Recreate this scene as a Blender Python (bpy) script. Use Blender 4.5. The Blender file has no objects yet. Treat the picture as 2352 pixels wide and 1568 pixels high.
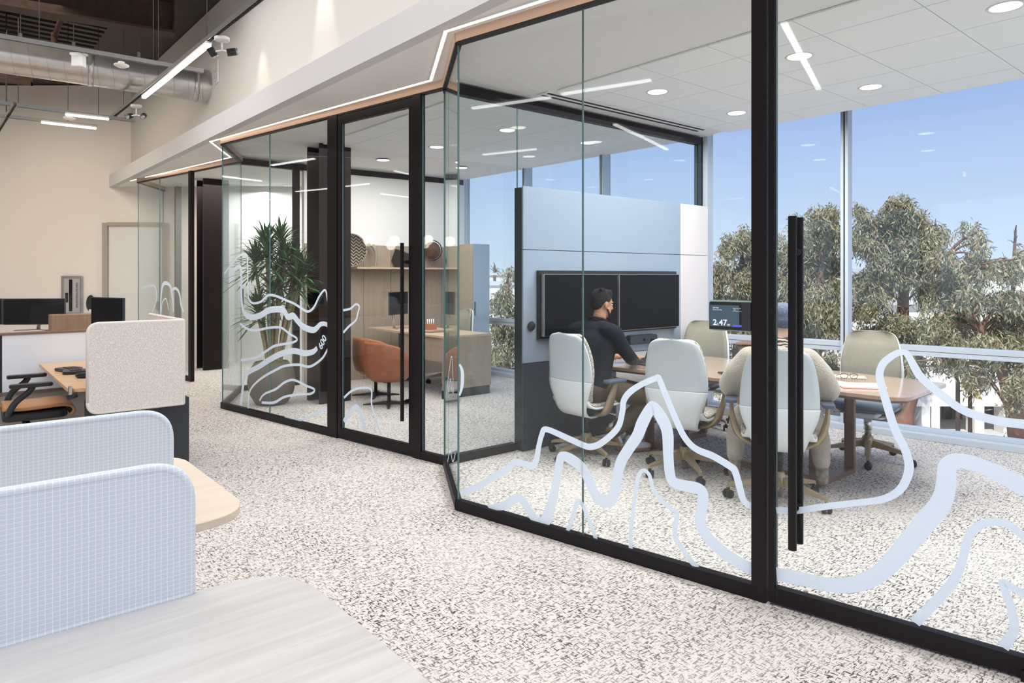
import bpy, math, random
import numpy as np
from mathutils import Vector, Matrix, noise as mnoise
random.seed(7)
S = bpy.context.scene
COL = S.collection
R = math.radians
# ---------------------------------------------------------------- camera
F, H, U0, V0 = 1568.0, 1.52, 1176.0, 634.0      # focal length in pixels, eye height, principal point
cam = bpy.data.cameras.new('camera'); cam.lens = 24; cam.sensor_width = 36; cam.shift_y = -150/2352
cam.clip_start = .05; cam.clip_end = 500
co = bpy.data.objects.new('camera', cam); COL.objects.link(co)
co.location = (0, 0, H); co.rotation_euler = (R(90), 0, 0); S.camera = co
# ---------------------------------------------------------------- colour management, cycles
S.view_settings.view_transform = 'Standard'; S.view_settings.look = 'None'
S.view_settings.gamma = 1; S.view_settings.exposure = 0.0; S.view_settings.use_curve_mapping = False
c = S.cycles
c.use_denoising = True; c.max_bounces = 9; c.diffuse_bounces = 4; c.glossy_bounces = 4
c.transmission_bounces = 8; c.transparent_max_bounces = 24; c.sample_clamp_indirect = 6
c.caustics_reflective = False; c.caustics_refractive = False
# ---------------------------------------------------------------- sky
w = bpy.data.worlds.new('sky'); S.world = w; w.use_nodes = True
nt = w.node_tree; nt.nodes.clear()
tc = nt.nodes.new('ShaderNodeTexCoord'); sx = nt.nodes.new('ShaderNodeSeparateXYZ')
rp = nt.nodes.new('ShaderNodeValToRGB'); bg = nt.nodes.new('ShaderNodeBackground'); ou = nt.nodes.new('ShaderNodeOutputWorld')
nt.links.new(tc.outputs['Generated'], sx.inputs[0]); nt.links.new(sx.outputs['Z'], rp.inputs[0])
nt.links.new(rp.outputs[0], bg.inputs[0]); nt.links.new(bg.outputs[0], ou.inputs[0])
e = rp.color_ramp.elements
e[0].position = 0.0; e[0].color = (.74, .83, .96, 1)
e[1].position = .7; e[1].color = (.20, .31, .68, 1)
for p, cc in ((.07, (.62, .75, .95, 1)), (.2, (.43, .56, .87, 1)), (.33, (.33, .45, .80, 1))):
    k = e.new(p); k.color = cc
bg.inputs[1].default_value = 1.12
# ---------------------------------------------------------------- sun (behind the camera, high; only the garden gets it)
sl = bpy.data.lights.new('sun', 'SUN'); sl.energy = 5.2; sl.angle = R(.6); sl.color = (1, .95, .87)
so = bpy.data.objects.new('sun', sl); COL.objects.link(so)
so.rotation_euler = Vector((.28, .60, -.78)).to_track_quat('-Z', 'Y').to_euler()
# ---------------------------------------------------------------- ceiling light of the rooms and one added office fill (area lights right under the ceilings)
def area(name, loc, sx, sy, e, col=(1, .96, .9), rz=0, rot=None):
    l = bpy.data.lights.new(name, 'AREA'); l.shape = 'RECTANGLE'; l.size = sx; l.size_y = sy; l.energy = e; l.color = col
    o = bpy.data.objects.new(name, l); COL.objects.link(o); o.location = loc
    o.rotation_euler = rot or (0, 0, rz); o.visible_glossy = False; o.visible_camera = False
    return o
G = R(90-50)      # rotation of grid axis e1 from world X
area('office_area_light', (-2.9, 2.6, 4.6), 6, 8, 330, (1, .975, .96), rz=R(40))
area('office_area_light', (1.2, -3.2, 4.6), 6, 5, 290, (1, .985, .98), rz=R(40))  # added fill behind the camera, brightens the near sides of the fabric screens
area('office_area_light', (-7.5, 7.5, 4.6), 4, 6, 300, (1, .88, .74), rz=R(40))
area('meeting_ceiling_light', (2.1, 5.2, 3.04), 2.6, 4.2, 235, (1, .965, .915), rz=R(40))
area('side_office_ceiling_light', (-1.4, 8.2, 3.04), 2.2, 2.6, 120, (1, .95, .88), rz=R(40))
area('corner_office_ceiling_light', (-4.6, 11.2, 3.0), 1.5, 1.0, 90, (1, .95, .88), rz=R(40))
# ---------------------------------------------------------------- geometry helpers
E1 = Vector((math.cos(G), math.sin(G), 0)); E2 = Vector((math.sin(G), -math.cos(G), 0)); Z = Vector((0, 0, 1))
def fl(u, v, z=0.0):                       # point seen at pixel (u, v) at height z
    Y = F*(H-z)/(v-V0); return Vector(((u-U0)/F*Y, Y, z))
def on(u, P, D):                           # point of the vertical plane P + tD in pixel column u
    k = (u-U0)/F; t = (k*P.y-P.x)/(D.x-k*D.y); return Vector((P.x+t*D.x, P.y+t*D.y, 0))
def onz(u, v, P, D):
    q = on(u, P, D); return Vector((q.x, q.y, H-(v-V0)*q.y/F))
def V2(x, y, z=0): return Vector((x, y, z))
def az(a): return Vector((math.sin(R(a)), math.cos(R(a)), 0))
def rotz(d):                               # angle of the x axis along d
    return math.atan2(d.y, d.x)
class MB:
    def __init__(s): s.v = []; s.f = []; s.sm = []
    def add(s, vs, fs, smooth=False):
        n = len(s.v); s.v += [tuple(p) for p in vs]; s.f += [tuple(i+n for i in f) for f in fs]; s.sm += [smooth]*len(fs); return s
    def box(s, c, d, rz=0, M=None):
        c = Vector(c); m = (Matrix.Rotation(rz, 3, 'Z') if M is None else M)
        vs = [c+m@Vector((x*d[0]/2, y*d[1]/2, z*d[2]/2)) for x in (-1, 1) for y in (-1, 1) for z in (-1, 1)]
        return s.add(vs, [(0, 1, 3, 2), (4, 6, 7, 5), (0, 4, 5, 1), (2, 3, 7, 6), (0, 2, 6, 4), (1, 5, 7, 3)])
    def bar(s, a, b, wd, ht):              # box from a to b; wd sideways, ht upward
        a = Vector(a); b = Vector(b); d = b-a; L = d.length; x = d.normalized()
        y = Z.cross(x); y = y.normalized() if y.length > 1e-4 else Vector((0, 1, 0)); z = x.cross(y)
        M = Matrix((x, y, z)).transposed(); return s.box((a+b)/2, (L, wd, ht), M=M)
    def prism(s, poly, z0, z1, smooth=False):
        n = len(poly); vs = [(p[0], p[1], z0) for p in poly]+[(p[0], p[1], z1) for p in poly]
        fs = [tuple(range(n-1, -1, -1)), tuple(range(n, 2*n))]+[(i, (i+1) % n, n+(i+1) % n, n+i) for i in range(n)]
        return s.add(vs, fs, smooth)
    def tube(s, pts, r, n=10, cap=True, smooth=True, flat=None):
        pts = [Vector(p) for p in pts]; m = len(pts); rr = r if isinstance(r, (list, tuple)) else [r]*m
        vs = []; ref = None
        for i, p in enumerate(pts):
            d = (pts[min(i+1, m-1)]-pts[max(i-1, 0)]).normalized()
            if ref is None: ref = Vector((0, 0, 1)) if abs(d.z) < .9 else Vector((1, 0, 0))
            x = (ref-d*ref.dot(d)).normalized(); y = d.cross(x); ref = x
            for k in range(n):
                a = 2*math.pi*k/n; fx = 1 if flat is None else flat
                vs.append(p+(x*math.cos(a)*fx+y*math.sin(a))*rr[i])
        fs = [(i*n+k, i*n+(k+1) % n, (i+1)*n+(k+1) % n, (i+1)*n+k) for i in range(m-1) for k in range(n)]
        if cap: fs += [tuple(range(n-1, -1, -1)), tuple(range((m-1)*n, m*n))]
        return s.add(vs, fs, smooth)
    def cyl(s, a, b, r, n=14, r2=None, smooth=True): return s.tube([a, b], [r, r if r2 is None else r2], n, True, smooth)
    def lathe(s, prof, c=(0, 0, 0), n=24, smooth=True, M=None):
        c = Vector(c); vs = []
        for (r, z) in prof:
            for k in range(n):
                a = 2*math.pi*k/n; q = Vector((r*math.cos(a), r*math.sin(a), z)); vs.append(c+(M@q if M else q))
        m = len(prof); fs = [(i*n+k, i*n+(k+1) % n, (i+1)*n+(k+1) % n, (i+1)*n+k) for i in range(m-1) for k in range(n)]
        if prof[0][0] > 1e-5: fs.append(tuple(range(n-1, -1, -1)))
        if prof[-1][0] > 1e-5: fs.append(tuple(range((m-1)*n, m*n)))
        return s.add(vs, fs, smooth)
    def ell(s, c, r, n=16, m=10, M=None):
        if not isinstance(r, (tuple, list)): r = (r, r, r)
        vs = []; c = Vector(c)
        for i in range(m+1):
            t = math.pi*i/m
            for k in range(n):
                a = 2*math.pi*k/n; q = Vector((r[0]*math.sin(t)*math.cos(a), r[1]*math.sin(t)*math.sin(a), -r[2]*math.cos(t)))
                vs.append(c+(M@q if M else q))
        return s.add(vs, [(i*n+k, i*n+(k+1) % n, (i+1)*n+(k+1) % n, (i+1)*n+k) for i in range(m) for k in range(n)], True)
    def grid(s, P, smooth=True, thick=0.0, closed=False, ofs=None):   # P[i][j] points; thickness along -normal
        m = len(P); n = len(P[0]); P = [[Vector(q) for q in row] for row in P]
        def idx(i, j): return i*n+j
        top = [q for row in P for q in row]
        fs = [(idx(i, j), idx(i, j+1), idx(i+1, j+1), idx(i+1, j)) for i in range(m-1) for j in range(n-1)]
        if not thick and ofs is None: return s.add(top, fs, smooth)
        bot = []
        for i in range(m):
            for j in range(n):
                a = P[min(i+1, m-1)][j]-P[max(i-1, 0)][j]; b = P[i][min(j+1, n-1)]-P[i][max(j-1, 0)]
                nn = b.cross(a); nn = nn.normalized() if nn.length > 1e-9 else Z
                bot.append(P[i][j]-nn*thick if ofs is None else P[i][j]+Vector(ofs))
        N = m*n; fs += [(N+idx(i, j), N+idx(i+1, j), N+idx(i+1, j+1), N+idx(i, j+1)) for i in range(m-1) for j in range(n-1)]
        for i in range(m-1):
            fs += [(idx(i, 0), idx(i+1, 0), N+idx(i+1, 0), N+idx(i, 0)), (idx(i, n-1), N+idx(i, n-1), N+idx(i+1, n-1), idx(i+1, n-1))]
        for j in range(n-1):
            fs += [(idx(0, j), N+idx(0, j), N+idx(0, j+1), idx(0, j+1)), (idx(m-1, j), idx(m-1, j+1), N+idx(m-1, j+1), N+idx(m-1, j))]
        return s.add(top+bot, fs, smooth)
    def mesh(s, name):
        me = bpy.data.meshes.new(name); me.from_pydata(s.v, [], s.f)
        me.polygons.foreach_set('use_smooth', s.sm); me.update(); return me
    def build(s, name, mat, parent=None, loc=None, rz=0, bevel=0, seg=2, auto=True):
        me = s.mesh(name); me.materials.append(mat)
        o = bpy.data.objects.new(name, me); COL.objects.link(o)
        if loc is not None: o.location = loc
        if rz: o.rotation_euler = (0, 0, rz)
        if parent: o.parent = parent
        if bevel:
            b = o.modifiers.new('bevel', 'BEVEL'); b.width = bevel; b.segments = seg; b.limit_method = 'ANGLE'; b.angle_limit = R(35)
        return o
def tag(o, label=None, cat=None, group=None, kind=None):
    if label: o['label'] = label
    if cat: o['category'] = cat
    if group: o['group'] = group
    if kind: o['kind'] = kind
    return o
def thing(name, label, cat, loc=(0, 0, 0), rz=0, group=None):
    o = bpy.data.objects.new(name, None); COL.objects.link(o); o.location = loc; o.rotation_euler = (0, 0, rz)
    o.empty_display_size = .1; return tag(o, label, cat, group)
def struct(o): o['kind'] = 'structure'; return o
def sempty(name):
    return struct(bpy.data.objects.new(name, None)) if False else _se(name)
def _se(name):
    o = bpy.data.objects.new(name, None); COL.objects.link(o); o['kind'] = 'structure'; return o
def copy_tree(o, parent=None):
    n = o.copy(); COL.objects.link(n); n.parent = parent
    for ch in o.children: copy_tree(ch, n)
    return n
def spline(P, n=6, closed=False):          # Catmull-Rom over tuples of any length
    P = [np.array(p, float) for p in P]; out = []; m = len(P)
    for i in range(m-1 if not closed else m):
        if closed: p0, p1, p2, p3 = P[i-1], P[i], P[(i+1) % m], P[(i+2) % m]
        else: p0, p1, p2, p3 = P[max(i-1, 0)], P[i], P[i+1], P[min(i+2, m-1)]
        for k in range(n):
            t = k/n; out.append(.5*((2*p1)+(p2-p0)*t+(2*p0-5*p1+4*p2-p3)*t*t+(3*p1-p0-3*p2+p3)*t**3))
    if not closed: out.append(P[-1])
    return out
def rounded(poly, r, n=6):                 # round the corners of a convex-ish polygon
    m = len(poly); out = []
    rr = r if isinstance(r, (list, tuple)) else [r]*m
    for i in range(m):
        p = Vector(poly[i][:2]); a = Vector(poly[i-1][:2]); b = Vector(poly[(i+1) % m][:2]); q = rr[i]
        if q <= 0: out.append((p.x, p.y)); continue
        da = (a-p).normalized(); db = (b-p).normalized(); ang = da.angle(db); t = min(q/math.tan(ang/2), .49*(a-p).length, .49*(b-p).length)
        A = p+da*t; B = p+db*t
        for k in range(n+1):
            s = k/n; Q = A*(1-s)**2+p*2*s*(1-s)*1.0+B*s*s; out.append((Q.x, Q.y))
    return out
# ---------------------------------------------------------------- materials
def mat(name, col, rough=.5, metal=0, spec=.5, coat=0, noise=0, nscale=20, bump=0, bscale=80, emit=None, es=1, trans=0, sheen=0, stretch=None):
    m = bpy.data.materials.new(name); m.use_nodes = True; n = m.node_tree; b = n.nodes['Principled BSDF']
    b.inputs['Base Color'].default_value = (*col, 1); b.inputs['Roughness'].default_value = rough; b.inputs['Metallic'].default_value = metal
    b.inputs['Specular IOR Level'].default_value = spec; b.inputs['Coat Weight'].default_value = coat
    if sheen: b.inputs['Sheen Weight'].default_value = sheen
    if trans: b.inputs['Transmission Weight'].default_value = trans
    if emit: b.inputs['Emission Color'].default_value = (*emit, 1); b.inputs['Emission Strength'].default_value = es
    if noise or bump:
        t = n.nodes.new('ShaderNodeTexCoord'); mp = n.nodes.new('ShaderNodeMapping'); n.links.new(t.outputs['Object'], mp.inputs[0])
        if stretch: mp.inputs['Scale'].default_value = stretch
    if noise:
        q = n.nodes.new('ShaderNodeTexNoise'); q.inputs['Scale'].default_value = nscale; q.inputs['Detail'].default_value = 5; n.links.new(mp.outputs[0], q.inputs[0])
        x = n.nodes.new('ShaderNodeMix'); x.data_type = 'RGBA'; x.inputs[6].default_value = (*[k*(1-noise) for k in col], 1); x.inputs[7].default_value = (*[min(1, k*(1+noise)) for k in col], 1)
        n.links.new(q.outputs['Fac'], x.inputs[0]); n.links.new(x.outputs[2], b.inputs['Base Color'])
    if bump:
        q = n.nodes.new('ShaderNodeTexNoise'); q.inputs['Scale'].default_value = bscale; n.links.new(mp.outputs[0], q.inputs[0])
        x = n.nodes.new('ShaderNodeBump'); x.inputs['Strength'].default_value = bump; x.inputs['Distance'].default_value = .01
        n.links.new(q.outputs['Fac'], x.inputs['Height']); n.links.new(x.outputs[0], b.inputs['Normal'])
    return m
def N(m, t): return m.node_tree.nodes.new(t)
def wood(name, c1, c2, scale=1.0, rot=0, rough=.4, axis='X', contrast=.5):
    m = bpy.data.materials.new(name); m.use_nodes = True; n = m.node_tree; L = n.links.new; b = n.nodes['Principled BSDF']
    t = N(m, 'ShaderNodeTexCoord'); mp = N(m, 'ShaderNodeMapping'); L(t.outputs['Object'], mp.inputs[0])
    m0 = mp; m0.inputs['Rotation'].default_value = (0, 0, rot); mp = N(m, 'ShaderNodeMapping'); L(m0.outputs[0], mp.inputs[0])
    mp.inputs['Scale'].default_value = {'X': (1.0, 14, 14), 'Y': (14, 1.0, 14), 'Z': (14, 14, 1.0)}[axis]
    q = N(m, 'ShaderNodeTexNoise'); q.inputs['Scale'].default_value = 2.2*scale; q.inputs['Detail'].default_value = 8; q.inputs['Roughness'].default_value = .62; q.inputs['Distortion'].default_value = .6
    L(mp.outputs[0], q.inputs[0]); r = N(m, 'ShaderNodeValToRGB'); L(q.outputs['Fac'], r.inputs[0])
    r.color_ramp.elements[0].position = .5-contrast*.4; r.color_ramp.elements[1].position = .5+contrast*.4
    r.color_ramp.elements[0].color = (*c1, 1); r.color_ramp.elements[1].color = (*c2, 1)
    L(r.outputs[0], b.inputs['Base Color']); b.inputs['Roughness'].default_value = rough
    return m
def glassmat(name, tint, gain=1.0, rough=0.0, base=.04):
    m = bpy.data.materials.new(name); m.use_nodes = True; n = m.node_tree; L = n.links.new; n.nodes.clear()
    o = N(m, 'ShaderNodeOutputMaterial'); mx = N(m, 'ShaderNodeMixShader'); tr = N(m, 'ShaderNodeBsdfTransparent'); gl = N(m, 'ShaderNodeBsdfGlossy')
    tr.inputs[0].default_value = (*tint, 1); gl.inputs['Roughness'].default_value = rough; gl.inputs[0].default_value = (.95, 1, 1, 1)
    lw = N(m, 'ShaderNodeLayerWeight'); lw.inputs[0].default_value = .5; pw = N(m, 'ShaderNodeMath'); pw.operation = 'POWER'; pw.inputs[1].default_value = 5
    ma = N(m, 'ShaderNodeMath'); ma.operation = 'MULTIPLY_ADD'; ma.inputs[1].default_value = .9*gain; ma.inputs[2].default_value = base*gain; ma.use_clamp = True
    L(lw.outputs['Facing'], pw.inputs[0]); L(pw.outputs[0], ma.inputs[0]); L(ma.outputs[0], mx.inputs[0]); L(tr.outputs[0], mx.inputs[1]); L(gl.outputs[0], mx.inputs[2]); L(mx.outputs[0], o.inputs[0])
    return m
def emitmat(name, col, s):
    m = bpy.data.materials.new(name); m.use_nodes = True; n = m.node_tree; n.nodes.clear()
    o = N(m, 'ShaderNodeOutputMaterial'); e = N(m, 'ShaderNodeEmission'); e.inputs[0].default_value = (*col, 1); e.inputs[1].default_value = s; n.links.new(e.outputs[0], o.inputs[0]); return m
def carpet():
    m = bpy.data.materials.new('carpet'); m.use_nodes = True; n = m.node_tree; L = n.links.new; b = n.nodes['Principled BSDF']
    t = N(m, 'ShaderNodeTexCoord'); rt = N(m, 'ShaderNodeMapping'); rt.inputs['Rotation'].default_value = (0, 0, -G); L(t.outputs['Object'], rt.inputs[0])
    def layer(sc, lo, hi, off):
        mp = N(m, 'ShaderNodeMapping'); mp.inputs['Scale'].default_value = sc; mp.inputs['Location'].default_value = off; L(rt.outputs[0], mp.inputs[0])
        q = N(m, 'ShaderNodeTexNoise'); q.inputs['Scale'].default_value = 1; q.inputs['Detail'].default_value = 3.5; q.inputs['Roughness'].default_value = .6; q.inputs['Distortion'].default_value = .5; L(mp.outputs[0], q.inputs[0])
        r = N(m, 'ShaderNodeMapRange'); r.inputs[1].default_value = lo; r.inputs[2].default_value = hi; L(q.outputs['Fac'], r.inputs[0]); return r.outputs[0]
    a = layer((30, 120, 1), .555, .59, (0, 0, 0)); c2 = layer((120, 30, 1), .565, .60, (7, 3, 0))
    mxx = N(m, 'ShaderNodeMath'); mxx.operation = 'MAXIMUM'; L(a, mxx.inputs[0]); L(c2, mxx.inputs[1])
    big = layer((1.6, 1.6, 1), .35, .62, (3, 1, 0))                       # patches with denser flecks
    md = N(m, 'ShaderNodeMath'); md.operation = 'MULTIPLY_ADD'; L(big, md.inputs[0]); md.inputs[1].default_value = .38; md.inputs[2].default_value = .6
    mm = N(m, 'ShaderNodeMath'); mm.operation = 'MULTIPLY'; L(mxx.outputs[0], mm.inputs[0]); L(md.outputs[0], mm.inputs[1])
    q = N(m, 'ShaderNodeTexNoise'); q.inputs['Scale'].default_value = 160; L(rt.outputs[0], q.inputs[0])
    x0 = N(m, 'ShaderNodeMix'); x0.data_type = 'RGBA'; x0.inputs[6].default_value = (.53, .50, .48, 1); x0.inputs[7].default_value = (.76, .715, .69, 1); L(q.outputs['Fac'], x0.inputs[0])
    x = N(m, 'ShaderNodeMix'); x.data_type = 'RGBA'; L(mm.outputs[0], x.inputs[0]); L(x0.outputs[2], x.inputs[6]); x.inputs[7].default_value = (.055, .05, .055, 1)
    L(x.outputs[2], b.inputs['Base Color']); b.inputs['Roughness'].default_value = .95; b.inputs['Specular IOR Level'].default_value = .15
    bp = N(m, 'ShaderNodeBump'); bp.inputs['Strength'].default_value = .5; bp.inputs['Distance'].default_value = .004; bp.invert = True; L(mm.outputs[0], bp.inputs['Height']); L(bp.outputs[0], b.inputs['Normal'])
    return m
def screenfab():                           # pale blue acoustic fabric with a woven grid
    m = bpy.data.materials.new('screen_fabric'); m.use_nodes = True; n = m.node_tree; L = n.links.new; b = n.nodes['Principled BSDF']
    t = N(m, 'ShaderNodeTexCoord'); sp = N(m, 'ShaderNodeSeparateXYZ')
    wq = N(m, 'ShaderNodeTexNoise'); wq.inputs['Scale'].default_value = 40; L(t.outputs['Object'], wq.inputs[0])
    wa = N(m, 'ShaderNodeVectorMath'); wa.operation = 'SCALE'; wa.inputs['Scale'].default_value = .0022; L(wq.outputs['Color'], wa.inputs[0])
    wb = N(m, 'ShaderNodeVectorMath'); wb.operation = 'ADD'; L(t.outputs['Object'], wb.inputs[0]); L(wa.outputs[0], wb.inputs[1]); L(wb.outputs[0], sp.inputs[0])
    def line(sock, per, th):
        a = N(m, 'ShaderNodeMath'); a.operation = 'MULTIPLY'; L(sock, a.inputs[0]); a.inputs[1].default_value = 1/per
        f = N(m, 'ShaderNodeMath'); f.operation = 'FRACT'; L(a.outputs[0], f.inputs[0])
        g = N(m, 'ShaderNodeMath'); g.operation = 'LESS_THAN'; L(f.outputs[0], g.inputs[0]); g.inputs[1].default_value = th; return g.outputs[0]
    mx = N(m, 'ShaderNodeMath'); mx.operation = 'MAXIMUM'; L(line(sp.outputs[0], .0135, .1), mx.inputs[0]); L(line(sp.outputs[2], .0105, .1), mx.inputs[1])
    q = N(m, 'ShaderNodeTexNoise'); q.inputs['Scale'].default_value = 400; L(t.outputs['Object'], q.inputs[0])
    x0 = N(m, 'ShaderNodeMix'); x0.data_type = 'RGBA'; x0.inputs[6].default_value = (.53, .60, .70, 1); x0.inputs[7].default_value = (.61, .68, .79, 1); L(q.outputs['Fac'], x0.inputs[0])
    x = N(m, 'ShaderNodeMix'); x.data_type = 'RGBA'; L(mx.outputs[0], x.inputs[0]); L(x0.outputs[2], x.inputs[6]); x.inputs[7].default_value = (.78, .83, .90, 1)
    L(x.outputs[2], b.inputs['Base Color']); b.inputs['Roughness'].default_value = .9; b.inputs['Sheen Weight'].default_value = .2
    return m
def weave(name, c1, c2, sc=260):
    m = bpy.data.materials.new(name); m.use_nodes = True; n = m.node_tree; L = n.links.new; b = n.nodes['Principled BSDF']
    t = N(m, 'ShaderNodeTexCoord'); k = N(m, 'ShaderNodeTexVoronoi'); k.inputs['Scale'].default_value = sc; L(t.outputs['Object'], k.inputs[0])
    x = N(m, 'ShaderNodeMix'); x.data_type = 'RGBA'; L(k.outputs['Distance'], x.inputs[0]); x.inputs[6].default_value = (*c1, 1); x.inputs[7].default_value = (*c2, 1)
    L(x.outputs[2], b.inputs['Base Color']); b.inputs['Roughness'].default_value = .9
    bp = N(m, 'ShaderNodeBump'); bp.inputs['Strength'].default_value = .4; bp.inputs['Distance'].default_value = .003; L(k.outputs['Distance'], bp.inputs['Height']); L(bp.outputs[0], b.inputs['Normal']); return m
def vinylmat():
    m = bpy.data.materials.new('frosted_vinyl'); m.use_nodes = True; n = m.node_tree; L = n.links.new; n.nodes.clear()
    o = N(m, 'ShaderNodeOutputMaterial'); a = N(m, 'ShaderNodeBsdfDiffuse'); a.inputs[0].default_value = (.80, .87, .95, 1); t = N(m, 'ShaderNodeBsdfTranslucent'); t.inputs[0].default_value = (.84, .90, .98, 1)
    tr = N(m, 'ShaderNodeBsdfTransparent'); m1 = N(m, 'ShaderNodeMixShader'); m1.inputs[0].default_value = .5; m2 = N(m, 'ShaderNodeMixShader'); m2.inputs[0].default_value = .14
    L(a.outputs[0], m1.inputs[1]); L(t.outputs[0], m1.inputs[2]); L(m1.outputs[0], m2.inputs[1]); L(tr.outputs[0], m2.inputs[2]); L(m2.outputs[0], o.inputs[0]); return m
def foliage_mat(name, cols):
    m = bpy.data.materials.new(name); m.use_nodes = True; n = m.node_tree; L = n.links.new; b = n.nodes['Principled BSDF']
    g = N(m, 'ShaderNodeNewGeometry'); r = N(m, 'ShaderNodeValToRGB'); L(g.outputs['Random Per Island'], r.inputs[0])
    el = r.color_ramp.elements; el[0].color = (*cols[0], 1); el[1].color = (*cols[-1], 1); r.color_ramp.interpolation = 'CONSTANT'
    for i, cc in enumerate(cols[1:-1]): k = el.new((i+1)/len(cols)); k.color = (*cc, 1)
    el[-1].position = (len(cols)-1)/len(cols)
    L(r.outputs[0], b.inputs['Base Color']); b.inputs['Roughness'].default_value = .5; b.inputs['Specular IOR Level'].default_value = .3
    return m
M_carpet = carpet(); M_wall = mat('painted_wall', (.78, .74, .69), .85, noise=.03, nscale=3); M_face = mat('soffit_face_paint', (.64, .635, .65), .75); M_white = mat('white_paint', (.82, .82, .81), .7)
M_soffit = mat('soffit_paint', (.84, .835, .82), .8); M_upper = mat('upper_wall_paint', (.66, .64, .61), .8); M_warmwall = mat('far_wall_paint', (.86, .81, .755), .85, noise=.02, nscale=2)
M_black = mat('black_metal', (.009, .007, .009), .5, spec=.3); M_header = mat('header_metal', (.50, .37, .30), .5); M_alu = mat('window_aluminium', (.50, .56, .64), .4, 0)
M_column = mat('dark_steel_paint', (.013, .008, .010), .45, spec=.3); M_glass = glassmat('partition_glass', (.95, .972, .975), 1.0, base=.03); M_wglass = glassmat('window_glass', (.98, .99, 1), .6, base=.02)
M_edge = mat('glass_edge', (.10, .19, .19), .4, spec=.2); M_vinyl = vinylmat()
M_tile = mat('ceiling_tile', (.90, .93, .925), .85); M_grid = mat('tile_grid', (.52, .53, .53), .7); M_dark = mat('dark_slot', (.01, .01, .012), .7)
M_led = emitmat('led_strip', (1, .80, .62), 7); M_lamp = emitmat('lamp_diffuser', (1, .97, .93), 9); M_down = emitmat('downlight_lens', (1, .93, .78), 12); M_warmlamp = emitmat('warm_lamp', (1, .82, .6), 7)
M_galv = mat('galvanised_steel', (.58, .57, .56), .24, .85, noise=.2, nscale=8); M_strut = mat('strut_steel', (.42, .42, .42), .4, .7, noise=.15); M_rod = mat('rod_steel', (.12, .11, .10), .5, .5)
M_rust = mat('painted_steel_beam', (.05, .026, .018), .6, noise=.5, nscale=14); M_deck = mat('metal_deck', (.05, .042, .038), .6, .3)
M_plastic = mat('white_plastic', (.80, .80, .78), .4); M_blackp = mat('black_plastic', (.02, .021, .024), .35); M_darkblue = mat('charcoal_plastic', (.03, .035, .045), .4)
M_screen = mat('screen_glass', (.008, .009, .012), .5, spec=.08); M_mon = mat('monitor_back', (.03, .04, .055), .5)
M_table = wood('ash_laminate', (.45, .44, .435), (.62, .615, .62), .8, -G, .35, 'X', .6)
M_table2 = wood('warm_ash_laminate', (.62, .53, .43), (.74, .66, .57), 1.0, -G, .38, 'X', .8)
M_conf = wood('walnut_laminate', (.34, .225, .165), (.50, .365, .285), 1.2, -G, .14, 'Y', .7); M_confedge = mat('walnut_edge', (.20, .13, .11), .4)
M_conf.node_tree.nodes['Principled BSDF'].inputs['Coat Weight'].default_value = .7; M_conf.node_tree.nodes['Principled BSDF'].inputs['Coat Roughness'].default_value = .1
M_desk = wood('oak_desk', (.50, .31, .18), (.62, .42, .27), 1, -G, .35, 'X', .7); M_oak = wood('oak_veneer', (.31, .245, .185), (.43, .35, .28), 1, 0, .5, 'Z', .8); M_oaktop = wood('oak_top', (.50, .36, .25), (.62, .48, .36), 1, -G, .35, 'X', .6)
M_walnutw = wood('walnut_wall', (.24, .14, .09), (.33, .20, .13), 1, 0, .5, 'Z', .8)
M_fab = screenfab(); M_beige = weave('beige_weave', (.44, .41, .39), (.86, .82, .78), 190); M_pipe = mat('screen_piping', (.66, .72, .80), .8); M_bpipe = mat('beige_piping', (.70, .67, .64), .8)
M_shell = mat('chair_shell', (.80, .84, .87), .3); M_shell2 = mat('chair_shell_upper', (.60, .66, .71), .4); M_cloth = weave('patterned_seat', (.75, .70, .60), (.16, .15, .16), 70); M_gold = mat('champagne_metal', (.42, .33, .22), .35, .55)
M_cream = weave('olive_cream_fabric', (.23, .22, .18), (.38, .36, .30), 300); M_armpad = mat('arm_pad', (.09, .11, .16), .4); M_blueseat = mat('blue_grey_seat', (.16, .21, .29), .45); M_chrome = mat('chrome', (.7, .72, .75), .12, 1); M_caster = mat('caster', (.02, .02, .022), .45)
M_tan = mat('tan_leather', (.36, .13, .06), .45, noise=.2, nscale=6, bump=.1, bscale=60); M_tanseat = mat('honey_leather', (.48, .25, .11), .4, noise=.1, nscale=8)
M_pot = mat('grey_planter', (.13, .115, .10), .7, noise=.12, nscale=10); M_moss = mat('moss', (.09, .14, .03), .9, bump=1, bscale=60, noise=.4); M_cane = mat('cane_bark', (.34, .26, .16), .8, noise=.4, nscale=30)
M_leaf = foliage_mat('dracaena_leaf', [(.03, .09, .03), (.05, .13, .05), (.08, .18, .07), (.02, .06, .025)])
M_media = mat('media_panel', (.34, .41, .50), .22, .35, coat=.3); M_darkoak = wood('dark_oak', (.24, .15, .095), (.36, .24, .16), 1, 0, .5, 'Z', .7); M_mediaend = mat('pale_panel', (.70, .66, .66), .45); M_mediaside = mat('media_side', (.03, .045, .055), .25, .2)
M_skin = mat('skin', (.42, .22, .14), .5, noise=.06); M_hair = mat('black_hair', (.012, .010, .010), .6, bump=.8, bscale=90); M_sweater = mat('navy_sweater', (.010, .013, .022), .85, bump=.3, bscale=120); M_khaki = mat('olive_trousers', (.085, .065, .04), .85, noise=.3, nscale=5, bump=.4, bscale=14); M_sneak = mat('white_leather_shoe', (.68, .68, .70), .5); M_gum = mat('brown_sole', (.30, .17, .10), .6)
M_fluff = mat('beige_fleece', (.47, .42, .355), .95, noise=.25, nscale=12, bump=1, bscale=130, sheen=.6)
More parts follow.
